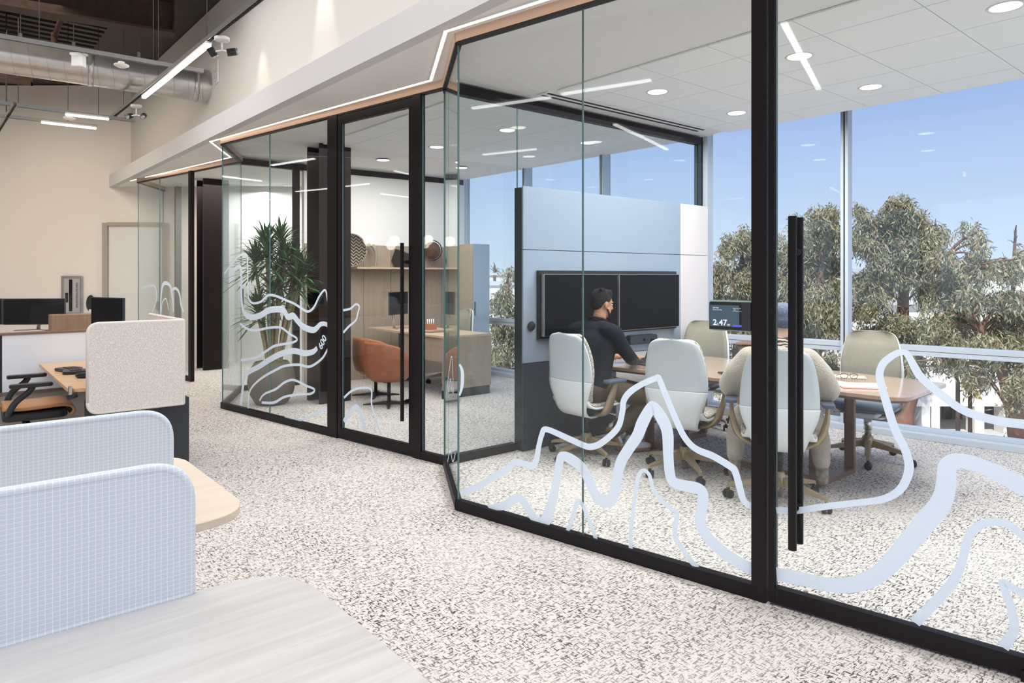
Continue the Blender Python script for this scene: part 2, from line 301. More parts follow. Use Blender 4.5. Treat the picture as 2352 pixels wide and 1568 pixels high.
M_silver = mat('laptop_aluminium', (.55, .56, .58), .3, .8); M_paper = mat('paper', (.86, .84, .82), .8); M_kraft = mat('kraft_paper', (.62, .47, .33), .8); M_red = mat('red_cover', (.6, .16, .12), .6)
# ================================================================ plan of the place (metres, eye at the origin)
C0 = V2(-.349, 4.447); DA = Vector((.775, -.632, 0)).normalized(); P1 = V2(1.197, 3.186)
C1 = V2(-.537, 5.504); B0 = V2(-3.336, 7.866); B1 = V2(-3.594, 9.06); DB = (C1-B0).normalized()
PC = V2(-4.66, 9.89); PC0 = V2(-6.05, 11.05)
K = V2(2.238, 7.851); DW1 = Vector((.758, -.652, 0)).normalized(); DW2 = Vector((-.663, .749, 0)).normalized()
A2 = P1+DA*1.06; A3 = A2+DA*1.5; W1E = K+DW1*6.0; W2E = K+DW2*4.5
ZG = 3.03; ZC = 3.10
SL0 = V2(-7.17, 12.14); DS = Vector((.65, -.76, 0)).normalized(); NS = Vector((.76, .65, 0)).normalized()   # soffit edge line
SLE = SL0+DS*16.5
# ---------------------------------------------------------------- floor
f = struct(MB().prism([(-15, -7.2), (9, -7.2), (9, 2.0), (W1E.x+.1, W1E.y+.12), (K.x+.05, K.y+.12), (W2E.x+.1, W2E.y+.1), (-.9, 12.3), (-15, 12.3)], -.12, 0).build('floor', M_carpet))
struct(MB().prism([(-15, -7.2), (9, -7.2), (9, 2.0), (W1E.x+.1, W1E.y+.12), (K.x+.05, K.y+.12), (W2E.x+.1, W2E.y+.1), (-.9, 12.3), (-15, 12.3)], 4.92, 5.1).build('ceiling', M_deck))
for o in (f,):
    pass
# metal deck flutes on the high ceiling (left part that shows)
roofrib = sempty('trim_1')
m = MB()
for i in range(60):
    p = V2(-12, 3)+E2*(i*.2)-E2*4
    m.bar((p.x, p.y, 4.88), (p.x+E1.x*9, p.y+E1.y*9, 4.88), .09, .07)
o = m.build('deck_flute', M_deck, roofrib); o['kind'] = 'stuff'
# ---------------------------------------------------------------- walls
struct(MB().box((-7.95, 12.2, 2.45), (14.1, .2, 4.9)).build('wall_far', M_warmwall))
struct(MB().box((-15.05, 2.5, 2.45), (.1, 19.6, 4.9)).build('wall_left', M_wall))
wb = MB().box((-3, -7.2, .4), (24, .2, .8)).box((-3, -7.2, 4.0), (24, .2, 1.8))
for i in range(9): wb.box((-15+i*3, -7.2, 1.95), (.35, .2, 2.4))
struct(wb.build('wall_back', M_wall))
struct(MB().box((9.05, -2.6, 2.45), (.1, 9.4, 4.9)).build('wall_right', M_wall))
# end wall of the meeting room, just outside the frame
q0 = A3; q1 = W1E-DW1*.6
struct(MB().bar((q0.x, q0.y, 1.5), (q1.x, q1.y, 1.5), .1, 3.0).build('wall_meeting_end', M_white))
# soffit: underside of everything above the rooms, drop face and ledge, and the wall that rises behind it
so_poly = [(SL0.x, SL0.y), (SLE.x, SLE.y), (SLE.x+NS.x*2.0, SLE.y+NS.y*2.0), (A3.x+1.4, A3.y+.3), (5.2, 4.35), (4.09, 5.457), (2.268, 7.52), (K.x-.02, K.y-.06), (W2E.x-.02, W2E.y-.04), (-1.0, 12.1), (-6.9, 12.1)]
struct(MB().prism(so_poly, ZC, 3.14).build('ceiling_soffit', M_soffit))
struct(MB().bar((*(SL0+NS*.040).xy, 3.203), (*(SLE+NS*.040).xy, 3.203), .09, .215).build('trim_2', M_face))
u0 = SL0+NS*.17; u1 = SLE+NS*.17
struct(MB().bar((u0.x, u0.y, 3.29), (u1.x, u1.y, 3.29), .26, .03).build('trim_3', M_white))
u0 = SL0+NS*.34-DS*.3; u1 = SLE+NS*.34
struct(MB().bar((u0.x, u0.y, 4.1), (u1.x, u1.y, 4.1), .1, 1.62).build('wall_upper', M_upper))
# ---------------------------------------------------------------- tiled ceilings of the rooms, one object per tile
O = V2(2.01, 4.436); TS = .605
def clip(poly, n, d):                      # keep n.p <= d
    out = []
    for i in range(len(poly)):
        a, b = poly[i-1], poly[i]; fa = n[0]*a[0]+n[1]*a[1]-d; fb = n[0]*b[0]+n[1]*b[1]-d
        if (fa <= 0) != (fb <= 0): t = fa/(fa-fb); out.append((a[0]+(b[0]-a[0])*t, a[1]+(b[1]-a[1])*t))
        if fb <= 0: out.append(b)
    return out
def loc(p): r = Vector((p[0], p[1], 0))-O; return (r.dot(E1), r.dot(E2))
def tiles(name, parent, poly, e1min):
    lp = [loc(p) for p in poly]
    ar = sum(lp[i-1][0]*lp[i][1]-lp[i][0]*lp[i-1][1] for i in range(len(lp)))
    if ar < 0: lp = lp[::-1]
    full = None; g = .003
    for i in range(-8, 10):
        for j in range(-14, 10):
            x0, y0 = i*TS+g, j*TS+g; q = [(x0, y0), (x0+TS-2*g, y0), (x0+TS-2*g, y0+TS-2*g), (x0, y0+TS-2*g)]
            for k in range(len(lp)):
                a, b = lp[k-1], lp[k]; nx, ny = b[1]-a[1], -(b[0]-a[0])
                q = clip(q, (nx, ny), nx*a[0]+ny*a[1])
                if len(q) < 3: break
            if len(q) < 3: continue
            q = [p for n_, p in enumerate(q) if (Vector(p)-Vector(q[n_-1])).length > 1e-4]
            if len(q) < 3: continue
            A = abs(sum(q[n_-1][0]*q[n_][1]-q[n_][0]*q[n_-1][1] for n_ in range(len(q))))/2
            if A < .01: continue
            if len(q) == 4 and A > .35:
                if full is None:
                    full = MB().prism([(0, 0), (TS-2*g, 0), (TS-2*g, TS-2*g), (0, TS-2*g)], 0, .012).mesh('ceiling_tile'); full.materials.append(M_tile)
                o = bpy.data.objects.new('ceiling_tile', full); COL.objects.link(o); o.parent = parent
                p = O+E1*(x0)+E2*(y0+TS-2*g); o.location = (p.x, p.y, ZC-.014); o.rotation_euler = (0, 0, G)
            else:
                w_ = [O+E1*a+E2*b for a, b in q]
                MB().prism([(p.x, p.y) for p in w_][::-1], ZC-.014, ZC-.002).build('ceiling_tile', M_tile, parent)
tcA = sempty('ceiling_meeting')
e1lim = -.38
def gp(a, b): p = O+E1*a+E2*b; return (p.x, p.y)
tiles('a', tcA, [gp(e1lim, -2.08), gp(e1lim, 2.6), gp(2.2, 2.6), gp(2.2, -2.08)], 0)
tcB = sempty('ceiling_side_office')
tiles('b', tcB, [gp(-.9, -5.6), gp(-.9, -2.62), gp(1.75, -2.62), gp(2.15, -5.3)], 0)
# the linear diffuser
sl = sempty('trim_4'); a = O+E1*(-.42)+E2*(-2.22); b = O+E1*1.92+E2*(-2.22)
MB().bar((a.x, a.y, ZC-.006), (b.x, b.y, ZC-.006), .15, .012).build('diffuser_plate', M_white, sl)
for k in (-.038, .038):
    a2 = a+E2*k+E1*.03; b2 = b+E2*k-E1*.03; MB().bar((a2.x, a2.y, ZC-.012), (b2.x, b2.y, ZC-.012), .026, .008).build('slot', M_dark, sl)
# downlights
def downlight(p, label, grp):
    t = thing('downlight', label, 'ceiling light', (p[0], p[1], ZC-.014), 0, grp)
    MB().lathe([(.078, -.001), (.094, -.006), (.098, 0), (.08, .002)], n=28).build('trim_ring', M_white, t)
    MB().lathe([(0, -.002), (.08, -.002), (.08, .001), (0, .001)], n=28).build('lens', M_down, t)
dl = [(fl(u, v, ZC), lab) for u, v, lab in ((1510, 207, 'round recessed downlight nearest the long linear ceiling diffuser slot'), (1692, 256, 'round recessed downlight by the corner window near the black post'), (2000, 196, 'round recessed downlight in front of the window mullion'),
      (1836, 125, 'round recessed downlight crossed by the slanted light reflection'), (2310, 10, 'large bright recessed downlight at the top right corner'))]
for p, lab in dl: downlight(p, lab, 'downlights in the meeting room ceiling')
for u, v, lab in ((1165, 296, 'round recessed downlight of the side office seen above the pale wall'), (1350, 325, 'side office downlight nearest the corner windows'), (880, 365, 'side office downlight behind the glass door'), (1060, 383, 'side office downlight behind the glass corner'), (1003, 335, 'side office downlight right of the glass door')):
    downlight(fl(u, v, ZC), lab, 'downlights in the side office ceiling')
# ---------------------------------------------------------------- glass partitions
def line_bar(m, a, b, z0, z1, wd, off=0.0):
    d = (b-a).normalized(); n = Vector((d.y, -d.x, 0)); a = a+n*off; b = b+n*off
    return m.bar((a.x, a.y, (z0+z1)/2), (b.x, b.y, (z0+z1)/2), wd, z1-z0)
def pane(a, b, parent, z0=.06, z1=ZG+.01, gap=.002):
    d = (b-a).normalized(); a = a+d*gap; b = b-d*gap
    o = line_bar(MB(), a, b, z0, z1, .012).build('glass_pane', M_glass, parent)
    o2 = o
    for p in (a, b):
        MB().box((p.x, p.y, (z0+z1)/2), (.0012, .0125, z1-z0), rotz(d)).build('glass_edge', M_edge, o2)
    return o
def rail(a, b, parent, z0=0, z1=.068, wd=.05, name='bottom_rail', m=None): return line_bar(MB(), a, b, z0, z1, wd).build(name, m or M_black, parent, bevel=.002)
def header(a, b, parent):
    line_bar(MB(), a, b, 3.04, ZC, .05).build('header', M_header, parent); line_bar(MB(), a, b, ZG-.005, 3.04, .044).build('header_strip', M_black, parent)
def post(p, d, w_, parent, z1=3.04, dep=.055, m=None, z0=0):
    return MB().box((p.x, p.y, (z0+z1)/2), (w_, dep, z1-z0), rotz(d)).build('post', m or M_black, parent, bevel=.002)
meet = sempty('wall_meeting_glass')
pj = on(1339, C0, DA); jl = on(1730, C0, DA); jr = on(1763, C0, DA)
pane(C0, pj, meet); pane(pj, jl, meet); rail(C0, jr, meet); header(C0, A3, meet)
post((jl+jr)/2, DA, (jr-jl).length, meet)
pane(A2+DA*.05, A3, meet); rail(A2, A3, meet); post(A2+DA*.03, DA, .05, meet)
dA = sempty('door_1'); d0 = on(1768, C0, DA); d1 = A2-DA*.004
def door(a, b, parent, zb0, zb1, sw=.045):
    d = (b-a).normalized()
    MB().box((*(a+d*sw/2).xy, (zb0+3.02)/2), (sw, .045, 3.02-zb0), rotz(d)).build('door_stile', M_black, parent, bevel=.002)
    MB().box((*(b-d*sw/2).xy, (zb0+3.02)/2), (sw, .045, 3.02-zb0), rotz(d)).build('door_stile', M_black, parent, bevel=.002)
    line_bar(MB(), a+d*sw, b-d*sw, zb0, zb1, .045).build('door_rail', M_black, parent, bevel=.002)
    line_bar(MB(), a+d*sw, b-d*sw, 2.945, 3.02, .045).build('door_rail', M_black, parent, bevel=.002)
    pane(a+d*sw, b-d*sw, parent, zb1-.005, 2.95)
door(d0, d1, dA, .012, .085, on(1783, C0, DA).__sub__(d0).length)
nA = Vector((DA.y, -DA.x, 0)); nA = nA if nA.y < 0 else -nA
def pull(p, n, parent, z0, z1, zs, r=.017, off=.062):
    for s_ in (1, -1):
        q = p+n*off*s_
        h = MB().cyl((q.x, q.y, z0), (q.x, q.y, z1), r, 20).build('door_handle', M_black, parent, bevel=.001)
        for z in zs: MB().cyl((*(p+n*.006*s_).xy, z), (q.x, q.y, z), .010, 12).cyl((*(p+n*.006*s_).xy, z), (*(p+n*.016*s_).xy, z), .017, 14).build('standoff', M_black, h)
hp = on(1828, C0, DA); pull(hp, nA, dA, .29, 1.79, (.47, 1.63), .0185, .05)
MB().box((*(d1-DA*.06).xy, .02), (.10, .07, .04), rotz(DA)).build('pivot', M_black, dA)
# return glass C1-C0 and corner
ret = sempty('wall_meeting_return'); dR = (C0-C1).normalized(); pane(C1, C0, ret); rail(C1, C0, ret, wd=.045); header(C1, C0, ret)
# divider between meeting room and side office
DD = E1; dv = sempty('wall_room_divider'); dEnd = on(1605, C1, DD); dMid = on(1188, C1, DD); dMed = on(1181, C1, DD)
pane(C1+DD*.03, dMid, dv, z1=3.0); pane(dMid, dEnd-DD*.05, dv, z0=2.28, z1=3.0); rail(C1, dMed, dv, wd=.06)
rail(C1, dEnd, dv, 3.0, 3.085, .07, 'top_rail'); post(dEnd-DD*.02, DD, .055, dv, z0=2.25, m=M_mediaside)
# side office front
sf = sempty('wall_side_office_glass')
b620 = on(620, B0, DB); b757 = on(757, B0, DB); b780 = on(779, B0, DB); b953 = on(953, B0, DB); b971 = on(971, B0, DB)
pane(B0, b620, sf); pane(b620, b757, sf); rail(B0, b780, sf); header(B0, C1, sf)
post((b757+b780)/2, DB, (b780-b757).length, sf); post((b953+b971)/2, DB, (b971-b953).length, sf); pane(b971, C1-DB*.01, sf); rail(b953, C1, sf)
dB = sempty('door_2'); door(b780+DB*.006, b953-DB*.004, dB, .012, .1, .05)
nB = Vector((DB.y, -DB.x, 0)); nB = nB if nB.y < 0 else -nB
pull(on(936, B0, DB), nB, dB, .30, 1.80, (.46, 1.64), .0165, .06)
sr = sempty('wall_side_office_return'); pane(B0, B1, sr); rail(B0, B1, sr, wd=.045); header(B0, B1, sr)
d2 = sempty('wall_office_divider'); g1 = B1+E1*.75; pane(B1, g1, d2, z1=3.0); rail(B1, g1, d2, 3.0, 3.085, .07, 'top_rail'); rail(B1, g1, d2); post(g1, E1, .09, d2, z1=3.085)
rail(g1, W2E-E1*.1, d2, 3.0, 3.085, .11, 'top_rail')
# corner office front and opening
cf = sempty('wall_corner_office_glass'); dC = (PC-PC0).normalized(); cj = on(367, PC0, dC)
pane(PC0, cj, cf); pane(cj, PC, cf); rail(PC0, PC, cf); header(PC0, B1, cf); post(PC+dC*.03, dC, .075, cf)
cr = sempty('wall_corner_office_return'); pane(V2(PC0.x-.12, 12.08), PC0, cr); header(PC0, V2(PC0.x-.12, 12.1), cr); rail(PC0, V2(PC0.x-.12, 12.1), cr)
# inner frame seen through the corner office glass
p = V2(-5.75, 11.75); struct(MB().box((p.x, p.y, 1.53), (.09, .09, 3.06), G).build('trim_5', mat('grey_jamb', (.20, .20, .19), .6)))
# LED strip along the foot of the soffit
led = thing('led_strip', 'warm glowing LED strip zigzagging along the soffit above the glass walls', 'light strip')
path = [V2(-6.28, 11.24), V2(-3.72, 9.02), V2(-3.50, 7.86), V2(-.66, 5.45), V2(-.46, 4.40), V2(1.10, 3.13), A3-V2(.1, .1)]
path[0] = fl(300, 415, 3.09); path[1] = fl(530, 361, 3.09); path[2] = fl(483, 325, 3.09); path[3] = fl(990, 184, 3.09); path[4] = fl(1024, 72, 3.09); path[5] = V2(path[4].x, path[4].y)+DA*5.4
for a, b in zip(path[:-1], path[1:]):
    a = V2(a.x, a.y); b = V2(b.x, b.y)
    line_bar(MB(), a, b, 3.085, 3.098, .016).build('light_line', M_led, led)
    line_bar(MB(), a, b, 3.090, 3.0995, .03).build('channel', M_white, led)
# ---------------------------------------------------------------- windows
def window(a, b, n, parent_n, head=3.7):
    d = (b-a).normalized(); L = (b-a).length; w_ = sempty('window_%d' % parent_n); inn = Vector((d.y, -d.x, 0)); inn = inn if inn.dot(-a) > 0 else -inn
    line_bar(MB(), a+inn*.06, b+inn*.06, 0, .058, .16).build('sill', M_alu, w_, bevel=.004)
    line_bar(MB(), a, b, .058, .095, .09).build('bottom_frame', M_alu, w_, bevel=.003)
    line_bar(MB(), a+inn*.02, b+inn*.02, .772, .815, .10).build('transom', M_alu, w_, bevel=.003)
    line_bar(MB(), a+inn*.02, b+inn*.02, .818, .868, .11).build('transom', M_alu, w_, bevel=.003)
    line_bar(MB(), a, b, head-.1, head, .1).build('head_frame', M_alu, w_)
    k = int(round(L/n))
    for i in range(k+1):
        p = a+d*min(L, i*n)
        wd = .07 if i else .12
        q = p+inn*.035; MB().box((q.x, q.y, head/2), (wd, .15, head-.02), rotz(d)).build('mullion', M_alu, w_, bevel=.003)
        q = p+inn*.113; MB().box((q.x, q.y, head/2), (.010, .006, head-.03), rotz(d)).build('mullion_joint', M_dark, w_)
    for i in range(k):
        p = a+d*(i*n+.035); q = a+d*((i+1)*n-.035)
        line_bar(MB(), p-inn*.02, q-inn*.02, .095, .772, .008).build('glass_pane', M_wglass, w_)
        line_bar(MB(), p-inn*.02, q-inn*.02, .868, head-.1, .008).build('glass_pane', M_wglass, w_)
window(K, K+DW1*6.0, 1.5, 1); window(K, K+DW2*4.5, 1.5, 2)
struct(MB().box((K.x-.03, K.y-.02, 1.85), (.13, .13, 3.7), G).build('trim_6', M_alu, bevel=.004))
# spandrel between window head and roof
struct(line_bar(MB(), K, W1E, 3.7, 4.92, .12).build('wall_spandrel', M_white)); struct(line_bar(MB(), K, W2E, 3.7, 4.92, .12).build('wall_spandrel', M_white))
# ---------------------------------------------------------------- media wall
MW0 = V2(.092, 5.905)
mw = thing('media_wall', 'freestanding blue-grey media wall of flat panels carrying two black screens', 'media wall', (MW0.x, MW0.y, 0), G)
def mwbox(x0, x1, z0, z1, y0, y1, name, m, b=.002): return MB().box(((x0+x1)/2, (y0+y1)/2, (z0+z1)/2), (x1-x0, y1-y0, z1-z0)).build(name, m, mw, bevel=b)
mwbox(.006, 2.74, 0, 2.292, .012, .117, 'core', M_mediaside)
M_medialow = mat('dark_base_panel', (.035, .042, .062), .3)  # dark tone of the lower left, built as its own panel colour
for x0, x1, mt, zz_ in ((0, 2.236, M_media, ((.765, 1.748), (1.753, 2.30))), (2.24, 2.745, M_mediaend, ((.02, .760), (.765, 1.748), (1.753, 2.30))), (0, 1.20, M_medialow, ((.02, .760),)), (1.204, 2.236, M_mediaend, ((.02, .760),))):
    for z0, z1 in zz_: mwbox(x0, x1, z0, z1, -.008, .012, 'panel', mt)
knob = MB().lathe([(0, 0), (.038, 0), (.042, .012), (.03, .03), (0, .035)], M=Matrix.Rotation(R(90), 3, 'X'), n=20).build('thermostat_dial', M_blackp)
knob.location = MW0+E1*.085-E2*(-.010)+Z*1.085; knob.rotation_euler = (0, 0, G); tag(knob, 'small round black dial on the left edge of the media wall', 'dial')
bk = thing('screen_mount', 'black backing plate behind the two wall screens', 'mount', tuple(MW0+E2*.008), G)
MB().box((1.14, -.015, 1.27), (1.97, .03, .60)).build('plate', M_blackp, bk)
for i, (x0, x1, lab) in enumerate(((.178, 1.138, 'left black flat screen on the media wall behind the seated man'), (1.165, 2.11, 'right black flat screen on the media wall'))):
    t = thing('wall_screen', lab, 'television', tuple(MW0+E2*.042), G, 'pair of screens on the media wall')
    MB().box(((x0+x1)/2, -.02, 1.265), (x1-x0, .04, .55)).build('housing', M_chrome if False else M_strut, t, bevel=.003)
    MB().box(((x0+x1)/2, -.042, 1.265), (x1-x0-.012, .005, .538)).build('display', M_screen, t)
vb = thing('video_bar', 'grey rounded video conference bar under the right wall screen', 'video bar', tuple(MW0+E1*1.55+E2*.012+Z*.885), G)
MB().prism(rounded([(-.21, -.045), (.21, -.045), (.21, .045), (-.21, .045)], [.03]*4), 0, .06).build('bar', M_mon, vb).rotation_euler = (R(90), 0, 0)
MB().cyl((0, -.06, 0), (0, -.066, 0), .012).build('lens', M_screen, vb)
# ---------------------------------------------------------------- dark steel columns
def column(x, y, label, sc=1.0):
    t = thing('steel_column', label, 'column', (x, y, 0), G)
    for s_ in (-1, 1): MB().box((0, s_*.17*sc, 1.55), (.40*sc, .03, 3.09)).build('flange', M_column, t)
    MB().box((0, 0, 1.55), (.03, .31*sc, 3.09)).build('web', M_column, t)
column(-2.24, 8.35, 'dark brown steel column rising behind the glass by the potted plant')
column(-4.93, 11.25, 'dark brown steel column in the open doorway of the corner office')
# shelf wall of the side office
SW0 = g1+E1*.1; SW1 = W2E-E1*.08; swd = (SW1-SW0).normalized()
struct(line_bar(MB(), SW0, SW1, 0, 3.1, .1).build('wall_shelf', M_white))
nsw = Vector((swd.y, -swd.x, 0)); 
pnl = sempty('trim_7')
Lw = (SW1-SW0).length; np_ = 6
for i in range(np_):
    a = SW0+swd*(Lw*i/np_+.003)+nsw*.06; b = SW0+swd*(Lw*(i+1)/np_-.003)+nsw*.06
    line_bar(MB(), a, b, .0, 1.98, .018).build('panel', M_oak, pnl)
struct(MB().box((-.95, 11.72, 1.55), (.1, .9, 3.1)).build('wall_corner', M_white))
struct(MB().box((-3.25, 12.06, 1.55), (4.5, .06, 3.1)).build('wall_corner_office', M_white))
# door and frame in the far wall
dr = sempty('door_3'); M_frame = mat('door_frame_paint', (.42, .38, .34), .5)
MB().box((-7.18, 12.07, 1.23), (.09, .08, 2.46)).build('jamb', M_frame, dr); MB().box((-6.12, 12.07, 1.23), (.09, .08, 2.46)).build('jamb', M_frame, dr)
MB().box((-6.65, 12.07, 2.44), (.98, .08, .06)).build('lintel', M_frame, dr); MB().box((-6.65, 12.085, 1.205), (.96, .04, 2.41)).build('door_leaf', mat('door_paint', (.78, .76, .74), .5), dr)
h = MB().box((-6.26, 12.05, 1.0), (.05, .03, .14)).build('door_handle', M_galv, dr)
dr = sempty('door_4'); MB().box((-4.35, 12.02, 1.2), (.92, .03, 2.4)).build('door_leaf', M_white, dr); MB().cyl((-4.72, 11.97, .95), (-4.72, 11.97, 1.3), .012).build('door_handle', M_black, dr)
MB().box((-4.84, 12.01, 1.22), (.06, .05, 2.44)).build('jamb', M_frame, dr)
# ================================================================ vinyl contour lines on the glass
def vin(pts, P, D, parent, org=None, sc=1.0, n=6, cl=None):
    if org: pts = [(org[0]+a/sc, org[1]+b/sc, w_/sc) for a, b, w_ in pts]
    s_ = spline(pts, n); nn = Vector((D.y, -D.x, 0)); nn = nn if nn.y < 0 else -nn
    q = [onz(a[0], a[1], P, D) for a in s_]; Lf = []; Rt = []
    for i in range(len(q)):
        d = (q[min(i+1, len(q)-1)]-q[max(i-1, 0)]).normalized(); sd = nn.cross(d).normalized()
        wm = s_[i][2]*q[i].y/F*.5*1.12; Lf.append(q[i]+sd*wm+nn*.0075); Rt.append(q[i]-sd*wm+nn*.0075)
    zmin = .07
    for l in (Lf, Rt):                     # no folding back on the inside of tight bends
        for _ in range(3):
            for i in range(1, len(l)):
                d = q[i]-q[i-1]
                if (l[i]-l[i-1]).dot(d) <= 0: l[i] = (l[i]+l[i-1])/2; l[i-1] = l[i].copy()
    for l in (Lf, Rt):
        for p in l: p.z = max(p.z, zmin)
    # tracing as thin film 0.6 mm thick
    o = MB().grid([[a, b] for a, b in zip(Lf, Rt)], smooth=False, thick=.0006).build('vinyl_stripe', M_vinyl, parent)
    return o
c4 = ((1040, 1000), 3.267); c5 = ((1600, 1040), 2.969); c7 = ((1170, 560), 2.703); cb = ((480, 460), 2.85); ck = ((760, 460), 2.529); c2 = ((0, 420), 2.704)
gA = (C0, DA)
vin([(1062, 1132, 14), (1100, 1116, 14), (1140, 1092, 14), (1165, 1078, 14), (1184, 1061, 13), (1205, 1064, 13), (1229, 1066, 14), (1240, 1020, 12), (1246, 998, 12), (1256, 985, 12), (1300, 1003, 13), (1340, 1021, 13), (1360, 1025, 13), (1385, 1015, 13), (1420, 982, 13), (1431, 945, 13), (1434, 920, 13), (1448, 900, 13), (1475, 882, 12), (1508, 868, 12), (1515, 869, 13), (1530, 905, 13), (1555, 965, 14), (1575, 1005, 14), (1600, 1030, 14), (1640, 1047, 15), (1680, 1071, 15), (1690, 1082, 15), (1702, 1125, 15), (1708, 1145, 14), (1718, 1157, 14), (1731, 1163, 14)], *gA, meet)
vin([(1784, 1171, 13), (1834, 1171, 13), (1888, 1163, 13), (1964, 1154, 13), (2025, 1146, 14), (2060, 1130, 15), (2080, 1105, 16), (2089, 1070, 17), (2079, 1030, 16), (2056, 984, 16), (2039, 931, 16), (2022, 870, 15), (2024, 845, 14), (2035, 828, 14), (2058, 812, 13), (2075, 808, 12), (2086, 815, 13), (2100, 840, 15), (2117, 866, 16), (2163, 906, 16), (2217, 943, 17), (2290, 965, 18), (2352, 973, 19), (2400, 975, 19)], *gA, dA)
th = [(270, 545, 36), (400, 520, 58), (460, 480, 60), (510, 465, 60), (560, 530, 62), (620, 620, 70), (680, 660, 80), (720, 590, 78), (755, 480, 68), (785, 330, 62), (810, 180, 62), (840, 155, 66), (900, 180, 75), (970, 235, 75), (1020, 320, 75), (1070, 430, 78), (1100, 470, 85), (1160, 490, 85), (1205, 460, 80), (1235, 330, 75), (1265, 200, 75), (1330, 90, 75), (1390, 0, 80)]
th = [(1040+a/3.267, 1000+b/3.267, w_/3.267) for a, b, w_ in th]
t7 = [(1170+a/2.703, 560+b/2.703, w_/2.703) for a, b, w_ in ((830, 1110, 70), (880, 1020, 62), (905, 1015, 62), (950, 1080, 72), (985, 1170, 70))]
t4 = [(1040+a/3.267, 1000+b/3.267, w_/3.267) for a, b, w_ in ((1622, 150, 75), (1635, 290, 75), (1665, 350, 75), (1750, 375, 75), (1850, 398, 80), (1882, 450, 78), (1868, 570, 75), (1862, 660, 75), (1900, 735, 80), (1980, 825, 85), (2080, 905, 85), (2180, 965, 85), (2256, 998, 85))]
vin(th+t7+t4, *gA, meet)
vin([(548, 822, 82), (700, 850, 85), (850, 885, 85), (1000, 900, 90), (1150, 870, 95), (1280, 790, 100), (1420, 640, 110), (1560, 470, 115), (1670, 330, 110), (1705, 200, 105), (1712, 90, 95), (1790, 50, 90), (1950, 90, 90), (2100, 160, 100), (2233, 230, 110), (2330, 260, 110)], *gA, dA, *c5)
vin([(1340, 857, 30), (1342, 700, 30), (1360, 560, 28), (1375, 430, 28), (1395, 310, 30), (1435, 258, 26), (1480, 295, 28), (1505, 390, 28), (1560, 475, 28), (1640, 545, 30), (1688, 580, 30), (1680, 650, 34), (1672, 740, 35), (1710, 820, 38), (1780, 920, 40), (1840, 995, 40)], *gA, meet, *c4)
vin([(865, 717, 28), (900, 625, 28), (935, 510, 34), (955, 492, 36), (985, 530, 32), (1020, 610, 30), (1055, 700, 30), (1080, 782, 30)], *gA, meet, *c4)
vin([(1490, 1150, 60), (1640, 1000, 55), (1750, 870, 55), (1810, 740, 45), (1845, 600, 48), (1900, 510, 50), (2000, 468, 45), (2100, 475, 45), (2170, 515, 45), (2233, 570, 45), (2300, 640, 45)], *gA, dA, *c5)
vin([(2090, 1320, 60), (2165, 1200, 50), (2145, 1050, 48), (2110, 950, 45), (2088, 875, 40), (2160, 915, 45), (2233, 960, 45), (2320, 1010, 45)], *gA, dA, *c5)
vin([(1057, 836, 5), (1063, 850, 8), (1064, 870, 9), (1062, 890, 8), (1057, 908, 4)], *gA, meet)
gB = (B0, DB)
vin([(105, 480, 12), (150, 420, 13), (195, 368, 13), (235, 350, 13), (255, 380, 12), (258, 500, 11), (262, 630, 11), (285, 670, 12), (340, 665, 14), (390, 622, 15), (440, 625, 15), (500, 650, 14), (560, 675, 14), (600, 700, 15), (650, 727, 15), (690, 700, 15), (725, 630, 14), (755, 590, 13), (770, 595, 12), (780, 650, 13), (795, 718, 12)], *gB, sf, *cb)
vin([(883, 719, 14), (930, 708, 13), (965, 680, 12), (988, 695, 12), (978, 740, 12), (965, 785, 12), (920, 825, 14), (883, 865, 14)], *gB, dB, *cb)
vin([(145, 490, 18), (185, 440, 24), (212, 445, 24), (216, 560, 22), (218, 660, 22), (235, 735, 28), (280, 765, 34), (340, 752, 36), (390, 722, 38), (440, 712, 38), (490, 718, 40), (520, 762, 38), (555, 755, 38), (585, 790, 38), (625, 828, 38), (690, 848, 36), (735, 810, 28), (775, 812, 26), (792, 840, 24), (785, 872, 18)], *gB, sf, *cb)
vin([(208, 805, 14), (250, 838, 14), (310, 850, 14), (400, 833, 14), (475, 833, 14), (530, 872, 13), (580, 905, 13), (550, 930, 14), (440, 950, 15), (380, 985, 15), (310, 1028, 14), (213, 1045, 14)], *gB, sf, *cb)
vin([(212, 1340, 22), (225, 1230, 26), (235, 1160, 28), (265, 1122, 30), (330, 1088, 32), (400, 1042, 35), (480, 1002, 35), (560, 985, 35), (630, 1000, 35), (685, 990, 32), (712, 965, 26)], *gB, sf, *cb)
vin([(260, 1370, 10), (268, 1260, 12), (300, 1205, 13), (360, 1155, 14), (430, 1115, 15), (500, 1083, 15), (590, 1075, 15), (665, 1087, 15), (740, 1038, 14), (775, 985, 14), (797, 940, 14)], *gB, sf, *cb)
vin([(335, 1310, 13), (365, 1268, 12), (440, 1235, 14), (500, 1190, 14), (560, 1175, 14), (640, 1212, 14), (694, 1236, 13), (672, 1264, 14), (600, 1268, 14), (500, 1285, 14), (430, 1322, 16), (350, 1322, 14)], *gB, sf, *cb)
vin([(500, 1420, 14), (600, 1437, 14), (690, 1402, 14), (800, 1345, 18)], *gB, sf, *cb)
vin([(80, 1145, 12), (130, 1102, 12), (190, 1088, 12), (238, 1100, 12), (240, 1180, 12), (262, 1260, 12), (296, 1362, 14)], *gB, dB, *ck)
vin([(80, 1285, 25), (110, 1240, 28), (155, 1200, 30), (185, 1270, 28), (207, 1342, 28)], *gB, dB, *ck)
dRt = (B1-B0).normalized(); gR = (B0, dRt)
